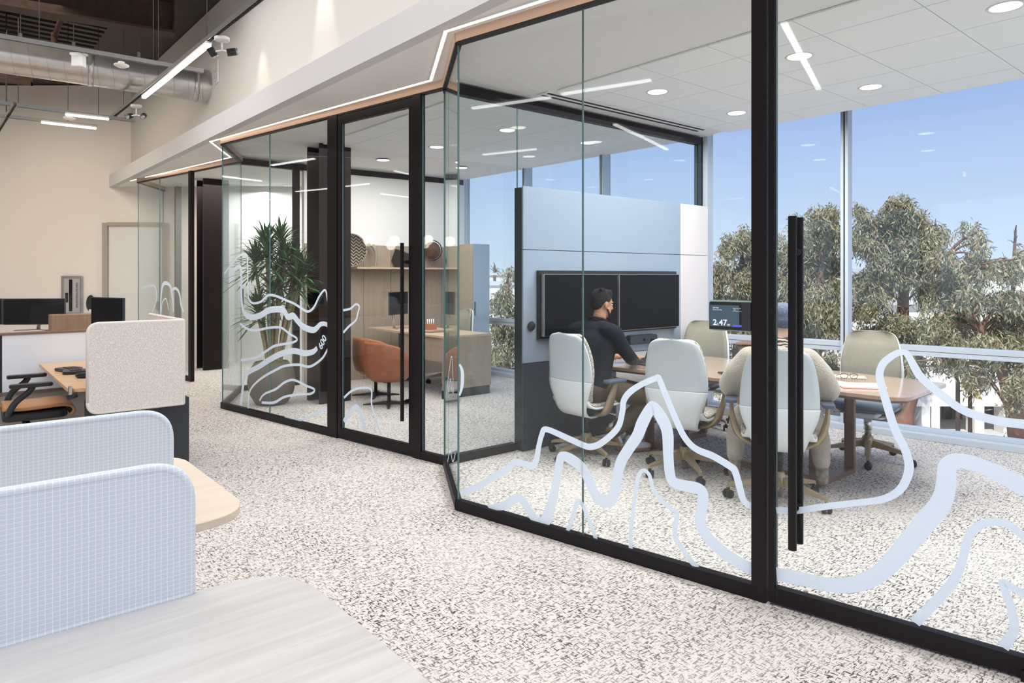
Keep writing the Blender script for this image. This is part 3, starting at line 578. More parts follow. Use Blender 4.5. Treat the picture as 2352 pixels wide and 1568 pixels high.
for pts in ([(150, 1320, 8), (160, 1240, 8), (150, 1150, 8), (175, 1050, 9), (150, 930, 8), (165, 830, 8)], [(110, 1300, 8), (130, 1200, 8), (115, 1120, 8), (140, 1000, 8), (120, 900, 8), (150, 760, 8)], [(195, 1260, 8), (175, 1150, 8), (200, 1050, 8), (180, 900, 8), (195, 800, 8), (165, 740, 8)], [(100, 1180, 7), (150, 1090, 7), (200, 1000, 7)]): vin(pts, *gR, sr, *cb)
gC = (PC0, dC)
for pts in ([(1000, 830, 16), (1003, 700, 18), (1020, 625, 22), (1060, 640, 18), (1075, 720, 14), (1080, 800, 12)], [(1062, 668, 14), (1095, 655, 16), (1118, 690, 16), (1128, 760, 16), (1143, 800, 16)], [(885, 650, 12), (960, 640, 12), (975, 720, 10), (950, 800, 10)], [(1005, 800, 8), (1012, 740, 8), (1035, 720, 8), (1050, 790, 8)]): vin(pts, *gC, cf, *c2)
# fine contour lines on the return glass of the meeting room
gR2 = (C1, (C0-C1).normalized())
for pts in ([(1028, 905, 1.6), (1034, 850, 1.6), (1040, 820, 1.6), (1044, 905, 1.6)], [(1030, 870, 1.5), (1033, 900, 1.5), (1036, 870, 1.5), (1041, 902, 1.5)], [(1030, 1060, 2), (1036, 1035, 2), (1042, 1060, 2), (1048, 1040, 2)]): vin(pts, *gR2, ret)
def text(s_, size, loc_, M3, mat_, name='lettering', parent=None, ext=.0006, align='CENTER', bold=0):
    cu = bpy.data.curves.new(name, 'FONT'); cu.body = s_; cu.size = size; cu.extrude = ext; cu.align_x = align; cu.align_y = 'CENTER'; cu.offset = bold
    cu.materials.append(mat_); o = bpy.data.objects.new(name, cu); COL.objects.link(o); o.matrix_world = Matrix.Translation(loc_)@M3.to_4x4()
    me = bpy.data.meshes.new_from_object(o); o2 = bpy.data.objects.new(name, me); COL.objects.link(o2); o2.matrix_world = o.matrix_world.copy(); bpy.data.objects.remove(o)
    o2.parent = parent
    return o2
ctr = onz(742.5, 786, B0, DB)+nB*.008; tx = DB; ty = Z; tz = tx.cross(ty)
M3 = Matrix((tx, ty, tz)).transposed()@Matrix.Rotation(R(54), 3, 'Z'); text('600', .098, ctr, M3, M_vinyl, parent=sf, bold=.0022)
# ================================================================ conference chairs
def build_chair(label, loc_, faz, phase, style, group):
    """faz: direction the sitter faces; phase: direction (world degrees) of one base leg."""
    t = thing('conference_chair', label, 'chair', loc_, -R(faz), group)
    front = style == 'cream'
    prof = [(.10, .375, .10), (-.02, .362, .125), (-.12, .375, .145), (-.19, .43, .165), (-.228, .52, .196), (-.237, .60, .228), (-.232, .665, .243)]
    profu = [(-.232, .665, .243), (-.232, .74, .243), (-.243, .84, .233), (-.262, .93, .215), (-.278, .99, .195), (-.288, 1.025, .17), (-.293, 1.043, .135), (-.295, 1.05, .10)]
    def sheet(pr, off=0, shrink=1.0, nx=13, n=5, wrap=.045):
        P = []
        for y, z, hw in spline(pr, n):
            row = []
            for k in range(nx):
                a = 2*k/(nx-1)-1; row.append((a*hw*shrink, y+off+wrap*a*a*min(1, max(0, (z-.36)/.15)), z+.0*a))
            P.append(row)
        return P
    MB().grid(sheet(prof), thick=-.014).build('back_shell', M_shell, t)
    MB().grid(sheet(profu), ofs=(0, -.014, 0)).build('back_shell_upper', M_shell2 if not front else M_shell, t)
    cush = M_cream if front else M_cloth
    MB().grid(sheet([(-.195, .50, .19), (-.218, .57, .21), (-.220, .665, .225), (-.217, .74, .228), (-.225, .84, .222), (-.242, .93, .205), (-.262, .99, .19), (-.272, 1.03, .165), (-.275, 1.052, .12)], .004), ofs=(0, .024, 0)).build('back_cushion', cush, t)
    sp_ = [(.27, .452, .16), (.255, .466, .20), (.20, .475, .225), (.08, .472, .235), (-.05, .462, .232), (-.13, .462, .22), (-.175, .485, .205), (-.20, .52, .195)]
    MB().grid(sheet(sp_, 0, 1, 13, 5, 0), thick=.020).build('seat_cushion', M_blueseat if front else M_cloth, t)
    MB().grid([[(a, b-.0, c_-.018) for a, b, c_ in row] for row in sheet(sp_, 0, 1.03, 13, 5, 0)], thick=.016).build('seat_shell', M_blueseat if front else M_shell, t)
    MB().prism(rounded([(-.10, -.14), (.10, -.14), (.12, .10), (-.12, .10)], [.04]*4), .375, .435).build('mechanism', M_mon, t, bevel=.01)
    MB().prism(rounded([(-.12, .02), (.12, .02), (.09, .22), (-.09, .22)], [.03]*4), .385, .42).build('support_plate', M_shell2, t, bevel=.01)
    MB().tube([(.10, .06, .40), (.19, .08, .385), (.24, .085, .38)], .006, 8).ell((.243, .085, .38), .011, 8, 6).build('lever', M_chrome, t)
    for s_ in (-1, 1):
        pts = spline([(.09*s_, .01, .372), (.18*s_, .0, .385), (.255*s_, -.02, .44), (.293*s_, -.015, .54), (.303*s_, .005, .61), (.303*s_, .02, .66)], 4)
        m_ = MB(); n_ = len(pts); m_.tube(pts, [.027+.020*math.sin(math.pi*min(1, i/(n_*.75)))*.8 for i in range(n_)], 12, flat=.55)
        a_ = m_.build('armrest', M_gold, t)
        MB().prism(rounded([(.262*s_, -.10), (.345*s_, -.10), (.345*s_, .13), (.262*s_, .13)][::s_], [.036]*4), .658, .684).build('arm_pad', M_armpad, a_, bevel=.008)
    MB().cyl((0, 0, .19), (0, 0, .38), .026).cyl((0, 0, .25), (0, 0, .345), .032).build('gas_column', M_chrome if front else M_blackp, t)
    MB().cyl((0, 0, .035), (0, 0, .115), .024).build('lower_column', M_confedge, t)
    MB().lathe([(.03, .10), (.05, .11), (.05, .17), (.036, .20), (.03, .205)], n=20).build('hub', M_gold, t)
    for k in range(5):
        a = R(phase+72*k)+R(faz); ca, sa = math.cos(a), math.sin(a)
        def q(r, s, z): return (ca*r-sa*s, sa*r+ca*s, z)
        vs = [q(.03, -.024, .175), q(.03, .024, .175), q(.03, .024, .115), q(.03, -.024, .115), q(.315, -.014, .105), q(.315, .014, .105), q(.315, .014, .082), q(.315, -.014, .082), q(.33, -.012, .098), q(.33, .012, .098), q(.33, .012, .066), q(.33, -.012, .066)]
        fs = [(0, 1, 5, 4), (1, 2, 6, 5), (2, 3, 7, 6), (3, 0, 4, 7), (0, 3, 2, 1), (4, 5, 9, 8), (5, 6, 10, 9), (7, 4, 8, 11), (8, 9, 10, 11), (6, 7, 11, 10)]
        lg = MB().add(vs, fs).build('base_leg', M_gold, t, bevel=.004)
        c_ = MB(); x, y = ca*.325, sa*.325; ang = a+R(35+47*k); dx, dy = math.cos(ang), math.sin(ang)
        for s2 in (-1, 1): c_.cyl((x+dx*(s2*.009), y+dy*(s2*.009), .0285), (x+dx*(s2*.026), y+dy*(s2*.026), .0285), .0285, 18)
        c_.cyl((x, y, .03), (x, y, .07), .011, 10); c_.build('caster', M_caster, lg)
    return t
GR = 'conference chairs around the meeting table'
build_chair('white-shelled chair holding the man at the table end', (.628, 5.757, 0), 50, 5, 'white', GR)
build_chair('empty white-shelled chair between the seated man and the black post', (1.338, 5.285, 0), 34, 60, 'white', GR)
build_chair('white-shelled chair carrying the person in fleece behind the door handles', (1.803, 4.62, 0), 20, 23, 'white', GR)
build_chair('olive-cream backed chair at the right end of the table by the window', (2.95, 5.66, 0), 215, 27, 'cream', GR)
build_chair('olive-cream backed chair on the far table side beside the wall panels', (1.93, 6.98, 0), 210, 14, 'cream', GR)
# ---------------------------------------------------------------- conference table
tb = thing('conference_table', 'walnut conference table flaring toward the wall screens', 'table', (0, 0, 0))
poly = rounded([(.62, 6.16), (2.52, 4.37), (3.19, 5.0), (1.70, 6.98)], [.04, .16, .05, .04], 8)
MB().prism(poly, .708, .735).build('tabletop', M_conf, tb, bevel=.003)
ti = rounded([(.66, 6.16), (2.515, 4.40), (3.15, 5.0), (1.70, 6.93)], [.04, .16, .05, .04], 8)
MB().prism(ti, .690, .708).build('edge_band', M_confedge, tb)
for p, L in ((V2(1.21, 6.0), .80), (V2(2.195, 4.945), .565)):
    fr = MB().bar((*p.xy, .018), (*(p+E1*L).xy, .018), .075, .036).build('leg_frame', M_confedge, tb)
    MB().box((*(p).xy, .36), (.035, .075, .66), G).build('post', M_confedge, fr, bevel=.002); MB().box((*(p+E1*L).xy, .36), (.035, .075, .66), G).build('post', M_confedge, fr, bevel=.002)
    MB().bar((*p.xy, .675), (*(p+E1*L).xy, .675), .075, .03).build('top_rail', M_confedge, fr)
MB().bar((1.23, 6.01, .05), (2.18, 4.97, .05), .05, .05).build('stretcher', M_confedge, tb)
# ---------------------------------------------------------------- things on the table
def laptop(label, loc_, faz, tilt=18, body=None):
    t = thing('laptop', label, 'laptop', loc_, -R(faz))
    MB().prism(rounded([(-.16, -.11), (.16, -.11), (.16, .11), (-.16, .11)], [.012]*4), 0, .013).build('base', body or M_silver, t)
    MB().box((0, .015, .0135), (.27, .10, .001)).build('keyboard', M_blackp, t)
    c_, s_ = math.sin(R(tilt)), math.cos(R(tilt)); M3 = Matrix(((1, 0, 0), (0, c_, -s_), (0, s_, c_)))
    ctr = Vector((0, .112, .012))+M3@Vector((0, .105, 0))
    l_ = MB().box(ctr, (.32, .212, .006), M=M3).build('lid', body or M_silver, t, bevel=.002)
    MB().box(ctr+M3@Vector((0, 0, .0035)), (.306, .196, .001), M=M3).build('display', M_screen, l_)
laptop('black open laptop under the hands of the seated man', (1.20, 6.12, .735), 62, 22, M_mon)
laptop('silver open laptop left of the person in fleece beside the black post', (1.93, 5.22, .735), 21, 12)
ph = thing('phone', 'black smartphone lying face up near the table edge', 'phone', (*fl(1672, 857, .735).xy, .735), R(10))
MB().prism(rounded([(-.075, -.036), (.075, -.036), (.075, .036), (-.075, .036)], [.01]*4), 0, .009).build('body', M_blackp, ph); MB().box((0, 0, .0095), (.138, .066, .001)).build('display', M_screen, ph)
cs = thing('eyewear_case', 'dark oval case under the phone on the table', 'case', (*fl(1676, 862, .735).xy, .735), R(10)) if False else None
nb = thing('spiral_notebook', 'kraft spiral notebook with glasses resting on it', 'notebook', (*fl(1948, 868, .735).xy, .735), R(-22))
MB().box((0, 0, .005), (.24, .17, .01)).build('pages', M_paper, nb); MB().box((0, 0, .011), (.245, .175, .002)).build('cover', M_kraft, nb)
m_ = MB()
for i in range(22): m_.tube([(-.115+i*.011+.003*math.cos(a), -.086+.006*math.cos(a), .006+.008*math.sin(a)) for a in [k*math.pi/4 for k in range(9)]], .0011, 5)
m_.build('spiral', M_blackp, nb)
gs = thing('glasses', 'dark-rimmed glasses lying on the kraft notebook', 'glasses', (*fl(1950, 866, .76).xy, .748), R(-10))
for s_ in (-1, 1):
    MB().tube([(s_*.034+.026*math.cos(a), .0, .022+.020*math.sin(a)) for a in [k*math.pi/8 for k in range(17)]], .002, 6).build('rim', M_blackp, gs)
    MB().tube([(s_*.062, 0, .03), (s_*.064, .06, .02), (s_*.058, .12, .002)], .002, 6).build('temple', M_blackp, gs)
MB().tube([(-.009, 0, .026), (0, 0, .03), (.009, 0, .026)], .002, 6).build('bridge', M_blackp, gs)
pp = thing('paper_stack', 'white pad of paper with a red bottom cover at the table edge', 'papers', (*fl(1978, 888, .735).xy, .735), R(-12))
MB().box((0, 0, .0015), (.285, .205, .003)).build('back_cover', M_red, pp); MB().box((0, 0, .009), (.28, .20, .012)).build('sheets', M_paper, pp)
p2 = thing('loose_sheets', 'loose white sheets by the elbow of the person in fleece', 'papers', (*fl(1925, 882, .735).xy, .735), R(20))
for i in range(3): MB().box((.005*i, .004*i, .0015+i*.0012), (.21, .15, .001), R(4*i)).build('sheet', M_paper, p2)
pc = thing('cup', 'small white cup beside the hands of the man', 'cup', (1.34, 6.0, .735)); MB().lathe([(0, 0), (.024, 0), (.032, .05), (.034, .07), (.030, .068), (.022, .006), (0, .005)]).build('cup_body', M_white, pc)
MB().tube([(.032, 0, .055), (.05, 0, .05), (.05, 0, .025), (.03, 0, .02)], .004, 8).build('handle', M_white, pc)
# brown tapered stand near the window
bs = thing('lectern', 'brown tapered wooden stand by the window behind the table', 'stand', (2.58, 7.32, 0), R(-30))
MB().add([(-.13, -.15, 0), (.13, -.15, 0), (.13, .15, 0), (-.13, .15, 0), (-.10, -.2, .80), (.10, -.2, .80), (.10, .12, .80), (-.10, .12, .80)], [(3, 2, 1, 0), (4, 5, 6, 7), (0, 1, 5, 4), (1, 2, 6, 5), (2, 3, 7, 6), (3, 0, 4, 7)]).build('body', M_walnutw, bs, bevel=.01)
MB().box((0, -.04, .81), (.26, .38, .02)).build('top', M_walnutw, bs, bevel=.004)
# ---------------------------------------------------------------- room booking display on the glass
a_ = on(1633, C0, DA); b_ = on(1729, C0, DA); wd = (b_-a_).length; zc = H-(725-V0)*((a_+b_)/2).y/F
rd = thing('booking_display', 'small black room booking display reading 2h 47m on the glass by the black post', 'display', ((a_+b_)/2+nA*.012+Z*zc)[:], rotz(DA))
hh = .135; sxd = -wd/2
MB().box((0, 0, 0), (wd, .022, hh)).build('housing', M_blackp, rd, bevel=.004)
MB().box((-.006, .010+.012, 0), (wd+.018, .002, hh+.014)).build('backing_plate', mat('pale_adhesive', (.62, .82, .74), .5), rd)
MB().box((-wd*.125, -.0115, 0), (wd*.70, .001, hh*.76)).build('display', mat('lit_display', (.02, .03, .04), .2, emit=(.05, .085, .11), es=1.0), rd)
MB().box((wd/2-.022, -.004, 0), (.044, .026, hh)).build('side_mount', M_darkblue, rd, bevel=.003)
M_txt = emitmat('display_text', (.85, .88, 1), 1.0); M_btn = emitmat('display_button', (.12, .16, .75), 1.0)
MX = Matrix(((1, 0, 0), (0, 0, -1), (0, 1, 0)))
def dtext(s_, size, x, z, bold=0):
    cu = bpy.data.curves.new('lettering', 'FONT'); cu.body = s_; cu.size = size; cu.extrude = .0003; cu.align_x = 'LEFT'; cu.align_y = 'BOTTOM'; cu.offset = bold; cu.materials.append(M_txt)
    o = bpy.data.objects.new('tmp', cu); COL.objects.link(o); me = bpy.data.meshes.new_from_object(o); bpy.data.objects.remove(o)
    o = bpy.data.objects.new('lettering', me); COL.objects.link(o); o.parent = rd; o.location = (x, -.0128, z); o.rotation_euler = (R(90), 0, 0)
xl = sxd+.020
dtext('2', .040, xl, -.054, .0008); dtext('h', .020, xl+.020, -.052); dtext('47', .040, xl+.031, -.054, .0008); dtext('m', .020, xl+.071, -.052)
dtext('N8 Falk', .0095, xl, .033); dtext('Room until 12:30p', .006, xl, .025); dtext('Wednesday, Nov', .0055, xl+.100, .034); dtext('12:45p', .0055, xl+.100, .027)
MB().box((xl+.122, -.0124, -.046), (.046, .0006, .010)).build('button', M_btn, rd); MB().box((xl+.122, -.0124, .024), (.046, .0006, .0006)).build('rule', M_txt, rd)
# ================================================================ people
def capsule(m, a, ra, b, rb, n=16):
    a = Vector(a); b = Vector(b); d = (b-a); L = d.length; d = d.normalized(); pts = []; rs = []
    for k in range(5): t = R(-90+22.5*k); pts.append(a+d*(ra*math.sin(t))); rs.append(max(.001, ra*math.cos(t)))
    for k in range(5): t = R(22.5*k); pts.append(b+d*(rb*math.sin(t))); rs.append(max(.001, rb*math.cos(t)))
    m.tube(pts, rs, n)
def chain(m, P):
    for (a, ra), (b, rb) in zip(P[:-1], P[1:]): capsule(m, a, ra, b, rb)
def flesh(m, name, mt, parent=None, voxel=.01, smooth=6, factor=.5):
    o = m.build(name, mt, parent); r = o.modifiers.new('remesh', 'REMESH'); r.mode = 'VOXEL'; r.voxel_size = voxel; r.use_smooth_shade = True
    s_ = o.modifiers.new('smooth', 'SMOOTH'); s_.iterations = smooth; s_.factor = factor; return o
def hand(m, w_, d, up, side, curl=.5, s=1.0):
    """wrist point, pointing direction, palm-up direction, side (+1 right thumb left)"""
    w_ = Vector(w_); d = Vector(d).normalized(); up = Vector(up); up = (up-d*up.dot(d)).normalized(); x = d.cross(up)   # x: to the right when looking along d with up upward
    capsule(m, w_, .024*s, w_+d*.045*s, .027*s)
    for k in (-1.2, -.4, .4, 1.2):
        a = w_+d*.035*s+x*(k*.012*s); b = w_+d*.088*s+x*(k*.018*s)+up*.004; capsule(m, a, .014*s, b, .0115*s)
    L = {-1.2: .062, -.4: .074, .4: .078, 1.2: .07} if side > 0 else {1.2: .062, .4: .074, -.4: .078, -1.2: .07}
    for k in (-1.2, -.4, .4, 1.2):
        b = w_+d*.088*s+x*(k*.0185*s)+up*.004; l = L[k]*s
        p1_ = b+d*l*.45+up*.003+x*k*.002; p2_ = p1_+(d*math.cos(R(50*curl))-up*math.sin(R(50*curl)))*l*.32; p3_ = p2_+(d*math.cos(R(85*curl))-up*math.sin(R(85*curl)))*l*.24
        chain(m, [(b, .0092*s), (p1_, .0085*s), (p2_, .0078*s), (p3_, .007*s)])
    a = w_+d*.02*s-x*side*.02*s; b = a+d*.035*s-x*side*.025*s-up*.006; c_ = b+d*.032*s-x*side*.006-up*.006
    chain(m, [(a, .013*s), (b, .0105*s), (c_, .009*s)])
def head(m, c, yaw, pitch=0, s=1.0):
    M3 = Matrix.Rotation(yaw, 3, 'Z')@Matrix.Rotation(pitch, 3, 'X'); c = Vector(c)
    def P(x, y, z): return c+M3@(Vector((x, y, z))*s)
    m.ell(P(0, -.012, .03), (.076*s, .096*s, .092*s), 24, 16, M3); m.ell(P(0, .022, -.03), (.062*s, .070*s, .085*s), 20, 14, M3)
    m.ell(P(0, .055, -.088), (.032*s, .028*s, .024*s), 14, 10, M3)                                  # chin
    capsule(m, P(0, .083, .012), .009*s, P(0, .105, -.022), .013*s); m.ell(P(0, .094, -.028), (.017*s, .012*s, .009*s), 12, 8, M3)
    for s_ in (-1, 1):
        m.ell(P(.078*s_, -.006, -.004), (.009*s, .02*s, .033*s), 12, 10, M3@Matrix.Rotation(R(18*s_), 3, 'Z')); m.ell(P(.032*s_, .078, .028), (.024*s, .012*s, .007*s), 12, 8, M3)
        capsule(m, P(.058*s_, .03, -.04), .018*s, P(.03*s_, .06, -.085), .016*s)
    m.ell(P(0, .086, -.055), (.024*s, .010*s, .006*s), 12, 8, M3); m.ell(P(0, .084, -.066), (.020*s, .010*s, .007*s), 12, 8, M3)
    return P, M3
# --- the man
ml = (.628, 5.757, 0); mrz = -R(45)
m_ = MB(); hc = (.0, .215, 1.275); P_, M3h = head(m_, hc, -R(20), -R(8))
chain(m_, [((0, .14, 1.08), .058), ((0, .175, 1.16), .056), ((0, .195, 1.22), .056)])
chain(m_, [((0, .0, .60), .11), ((0, .06, .80), .10), ((0, .11, .98), .085)]); chain(m_, [((-.17, .12, 1.04), .04), ((.17, .12, 1.04), .04)])
RA = [((.19, .12, 1.05), .05), ((.275, .24, .83), .042), ((.17, .46, .795), .030), ((.15, .50, .795), .026)]
LA = [((-.19, .12, 1.05), .05), ((-.27, .26, .83), .042), ((-.10, .47, .795), .030), ((-.07, .50, .795), .026)]
chain(m_, RA); chain(m_, LA)
hand(m_, (.145, .505, .795), (-.2, 1, -.04), (0, 0, 1), 1, .55); hand(m_, (-.065, .505, .795), (.2, 1, -.04), (0, 0, 1), -1, .55)
RL = [((.10, .03, .555), .085), ((.36, .42, .48), .060), ((.25, .28, .33), .052), ((.15, .15, .19), .034)]
LL = [((-.08, .05, .555), .085), ((.20, .52, .50), .060), ((.20, .46, .32), .052), ((.17, .38, .13), .034)]
chain(m_, RL); chain(m_, LL)
man = flesh(m_, 'person', M_skin, None, .0065, 4)
man.location = ml; man.rotation_euler = (0, 0, mrz); tag(man, 'man in a dark navy sweater and olive trousers seated typing with his back turned', 'person')
m_ = MB()
def HP(x, y, z): return Vector(hc)+M3h@Vector((x, y, z))
m_.ell(HP(0, -.022, .045), (.082, .098, .092), 28, 18, M3h); m_.ell(HP(0, .035, .092), (.066, .048, .036), 20, 12, M3h); m_.ell(HP(0, -.055, .005), (.070, .055, .062), 20, 12, M3h)
for i in range(26): a = random.uniform(-1, 1); m_.ell(HP(a*.055, random.uniform(-.07, .055), .112+random.uniform(-.012, .014)), random.uniform(.016, .024), 8, 6)
flesh(m_, 'hair', M_hair, man, .007, 2)
m_ = MB(); m_.ell(HP(0, .072, -.095), (.034, .020, .020), 12, 8, M3h)
for s_ in (-1, 1): capsule(m_, HP(.066*s_, .02, -.04), .010, HP(.036*s_, .068, -.092), .014)
flesh(m_, 'beard', M_hair, man, .006, 2)
for s_ in (-1, 1): MB().ell(HP(.031*s_, .077, .008), (.012, .009, .008), 10, 8, M3h).build('eye', M_white, man)
m_ = MB()
chain(m_, [((0, .0, .60), .158), ((0, .045, .75), .155), ((0, .085, .92), .168), ((0, .115, 1.03), .118)]); chain(m_, [((-.10, .0, .60), .11), ((-.13, .08, .92), .095)]); chain(m_, [((.10, .0, .60), .11), ((.13, .08, .92), .095)])
chain(m_, [((-.19, .11, 1.045), .078), ((0, .135, 1.085), .076), ((.19, .11, 1.045), .078)]); chain(m_, [((-.09, .13, 1.09), .055), ((.09, .13, 1.09), .055)])
chain(m_, [((.205, .11, 1.035), .080), ((.25, .17, .92), .062), ((.285, .245, .825), .055), ((.23, .36, .80), .046), ((.175, .455, .79), .038)])
chain(m_, [((-.205, .11, 1.035), .080), ((-.25, .18, .92), .062), ((-.28, .265, .825), .055), ((-.19, .38, .80), .046), ((-.105, .465, .79), .038)])
flesh(m_, 'sweater', M_sweater, man, .011, 8)
MB().tube([(.074*math.cos(a), .155+.070*math.sin(a), 1.148+.022*math.sin(a+math.pi)) for a in [k*math.pi/12 for k in range(25)]], .011, 8).build('collar', M_sweater, man)
MB().tube([(.066*math.cos(a), .165+.062*math.sin(a), 1.165-.024*math.sin(a)) for a in [k*math.pi/12 for k in range(25)]], .0022, 6).build('necklace', M_warm if False else mat('gold_chain', (.8, .5, .2), .25, 1), man)
MB().ell((.283, .175, .955), (.010, .018, .020), 10, 8).build('sleeve_patch', mat('red_patch', (.45, .08, .08), .6), man)
m_ = MB(); chain(m_, [((-.09, -.01, .56), .125), ((.09, -.01, .56), .125)]); chain(m_, [((0, 0, .60), .14), ((0, .01, .66), .138)])
chain(m_, [((.11, .03, .555), .108), ((.24, .23, .535), .092), ((.365, .42, .48), .076), ((.26, .29, .34), .072), ((.165, .17, .215), .060)])
chain(m_, [((-.09, .04, .555), .108), ((.06, .29, .56), .090), ((.20, .52, .51), .076), ((.20, .46, .34), .070), ((.175, .39, .20), .058)])
flesh(m_, 'trousers', M_khaki, man, .011, 6)
def shoe(parent, heel, toe, up):
    heel, toe, up = Vector(heel), Vector(toe), Vector(up); d = (toe-heel).normalized(); L = (toe-heel).length
    m_ = MB(); up = (up-d*up.dot(d)).normalized(); chain(m_, [(heel+up*.045+d*.02, .036), (heel+up*.038+d*L*.45, .038), (toe+up*.026-d*.035, .032)]); capsule(m_, heel+up*.05+d*.03, .036, heel+up*.10+d*.035, .036)
    o = flesh(m_, 'shoe', M_sneak, parent, .008, 4)
    x = d.cross(up); vs = []; out = [(0, -.030), (.10, -.034), (.55, -.036), (.8, -.046), (.95, -.03), (1.0, 0), (.95, .03), (.8, .044), (.55, .034), (.1, .034), (0, .030)]
    for h_ in (-.004, .018): vs += [tuple(heel+d*(a*L)+x*b+up*h_) for a, b in out]
    n = len(out); MB().add(vs, [tuple(range(n)), tuple(range(2*n-1, n-1, -1))]+[(i, n+i, n+(i+1) % n, (i+1) % n) for i in range(n)]).build('sole', M_gum, o)
shoe(man, (.15, .11, .24), (.16, .26, .02), (0, .8, .6)); shoe(man, (.16, .33, .02), (.26, .57, .012), (0, 0, 1))
# --- the person in fleece
wl = (1.803, 4.62, 0); wrz = -R(20)
m_ = MB(); hc = Vector((.03, .17, 1.205)); P_, M3h = head(m_, hc, R(4), -R(12), .95)
chain(m_, [((0, .09, 1.0), .055), ((.01, .13, 1.08), .05), ((.02, .15, 1.14), .05)]); chain(m_, [((0, 0, .58), .12), ((0, .05, .92), .115)]); chain(m_, [((-.15, .07, .97), .05), ((.15, .07, .97), .05)])
chain(m_, [((.17, .07, .97), .045), ((.29, .14, .76), .04), ((.14, .42, .78), .027)]); chain(m_, [((-.17, .07, .97), .045), ((-.29, .16, .76), .04), ((-.14, .42, .78), .027)])
hand(m_, (.13, .44, .785), (-.15, 1, -.05), (0, 0, 1), 1, .5, .92); hand(m_, (-.13, .44, .785), (.15, 1, -.05), (0, 0, 1), -1, .5, .92)
for s_ in (-1, 1): chain(m_, [((.09*s_, .02, .55), .08), ((.24*s_, .40, .50), .055), ((.285*s_, .30, .17), .032)])
wo = flesh(m_, 'person', mat('light_skin', (.62, .42, .32), .5), None, .0075, 4); wo.location = wl; wo.rotation_euler = (0, 0, wrz)
tag(wo, 'person in a fluffy beige fleece and blue knit cap seated behind the door handles', 'person')
def WP(x, y, z): return hc+M3h@(Vector((x, y, z))*.95)
M_cap = weave('blue_knit', (.05, .08, .16), (.20, .24, .32), 130)
m_ = MB(); m_.ell(WP(0, -.014, .046), (.084, .103, .088), 26, 16, M3h); m_.ell(WP(0, -.03, .0), (.079, .082, .06), 20, 12, M3h); flesh(m_, 'knit_cap', M_cap, wo, .008, 4)
for s_ in (-1, 1): MB().ell(WP(.031*s_, .077, .008), (.012, .009, .008), 10, 8, M3h).build('eye', M_white, wo)
M_scarf = mat('striped_scarf', (.55, .48, .38), .9)
nt_ = M_scarf.node_tree; wv = N(M_scarf, 'ShaderNodeTexWave'); wv.inputs['Scale'].default_value = 14; wv.inputs['Distortion'].default_value = 6; wv.bands_direction = 'Z'
tcx = N(M_scarf, 'ShaderNodeTexCoord'); nt_.links.new(tcx.outputs['Object'], wv.inputs[0]); rpx = N(M_scarf, 'ShaderNodeValToRGB'); rpx.color_ramp.interpolation = 'CONSTANT'; rpx.color_ramp.elements[0].color = (.05, .045, .05, 1); rpx.color_ramp.elements[1].position = .55; rpx.color_ramp.elements[1].color = (.5, .43, .34, 1)
nt_.links.new(wv.outputs['Fac'], rpx.inputs[0]); nt_.links.new(rpx.outputs[0], nt_.nodes['Principled BSDF'].inputs['Base Color'])
m_ = MB(); m_.lathe([(.07, 1.10), (.085, 1.08), (.105, 1.04), (.135, 1.0), (.15, .96), (.10, .95)], (0.01, .085, 0), 28); m_.build('scarf', M_scarf, wo)
m_ = MB(); chain(m_, [((0, -.02, .55), .16), ((0, .02, .75), .155), ((0, .05, .93), .14)]); chain(m_, [((-.15, .05, .95), .088), ((0, .06, .99), .08), ((.15, .05, .95), .088)])
for s_ in (-1, 1): chain(m_, [((.18*s_, .05, .945), .092), ((.25*s_, .07, .85), .098), ((.30*s_, .12, .755), .095), ((.24*s_, .27, .755), .072), ((.155*s_, .40, .775), .05)])
flesh(m_, 'fleece_jacket', M_fluff, wo, .013, 6)
m_ = MB(); chain(m_, [((-.1, -.01, .54), .12), ((.1, -.01, .54), .12)])
for s_ in (-1, 1): chain(m_, [((.11*s_, .02, .545), .105), ((.20*s_, .25, .525), .088), ((.25*s_, .40, .49), .076), ((.285*s_, .36, .34), .070), ((.29*s_, .31, .21), .058)])
flesh(m_, 'trousers', M_fluff, wo, .012, 6)
for s_ in (-1, 1):
    m_ = MB(); chain(m_, [((.29*s_, .31, .19), .045), ((.295*s_, .295, .10), .044), ((.295*s_, .34, .062), .042), ((.295*s_, .43, .045), .036)]); flesh(m_, 'boot', M_cloth if False else weave('squiggle_boot', (.42, .36, .29), (.10, .09, .09), 26), wo, .009, 4)
# ================================================================ foreground benches with fabric screens
def bpt(a, b, z=0): p = E1*a+E2*b; return (p.x, p.y)
def bench(a1, b0, b1, rads, label, m, L=2.4):
    t = thing('bench_table', label, 'table', (0, 0, 0), 0, 'pale wooden tables with rounded corners')
    poly = rounded([bpt(a1-L, b0), bpt(a1, b0), bpt(a1, b1), bpt(a1-L, b1)][::-1], [0, rads[1], rads[0], 0], 12)
    MB().prism(poly, .712, .740).build('tabletop', m, t, bevel=.003)
    for a, b in ((a1-.35, b0+.25), (a1-.35, b1-.25), (a1-L+.2, b0+.25), (a1-L+.2, b1-.25)): MB().box((*bpt(a, b), .356), (.05, .05, .712), G).build('leg', M_galv, t)
bench(.725, -1.80, .35, (.20, .2), 'pale wood table filling the lower left foreground corner', M_table)
bench(.805, -3.244, -2.285, (.17, .20), 'second pale wood table partly hidden behind the nearest blue screen', M_table2)
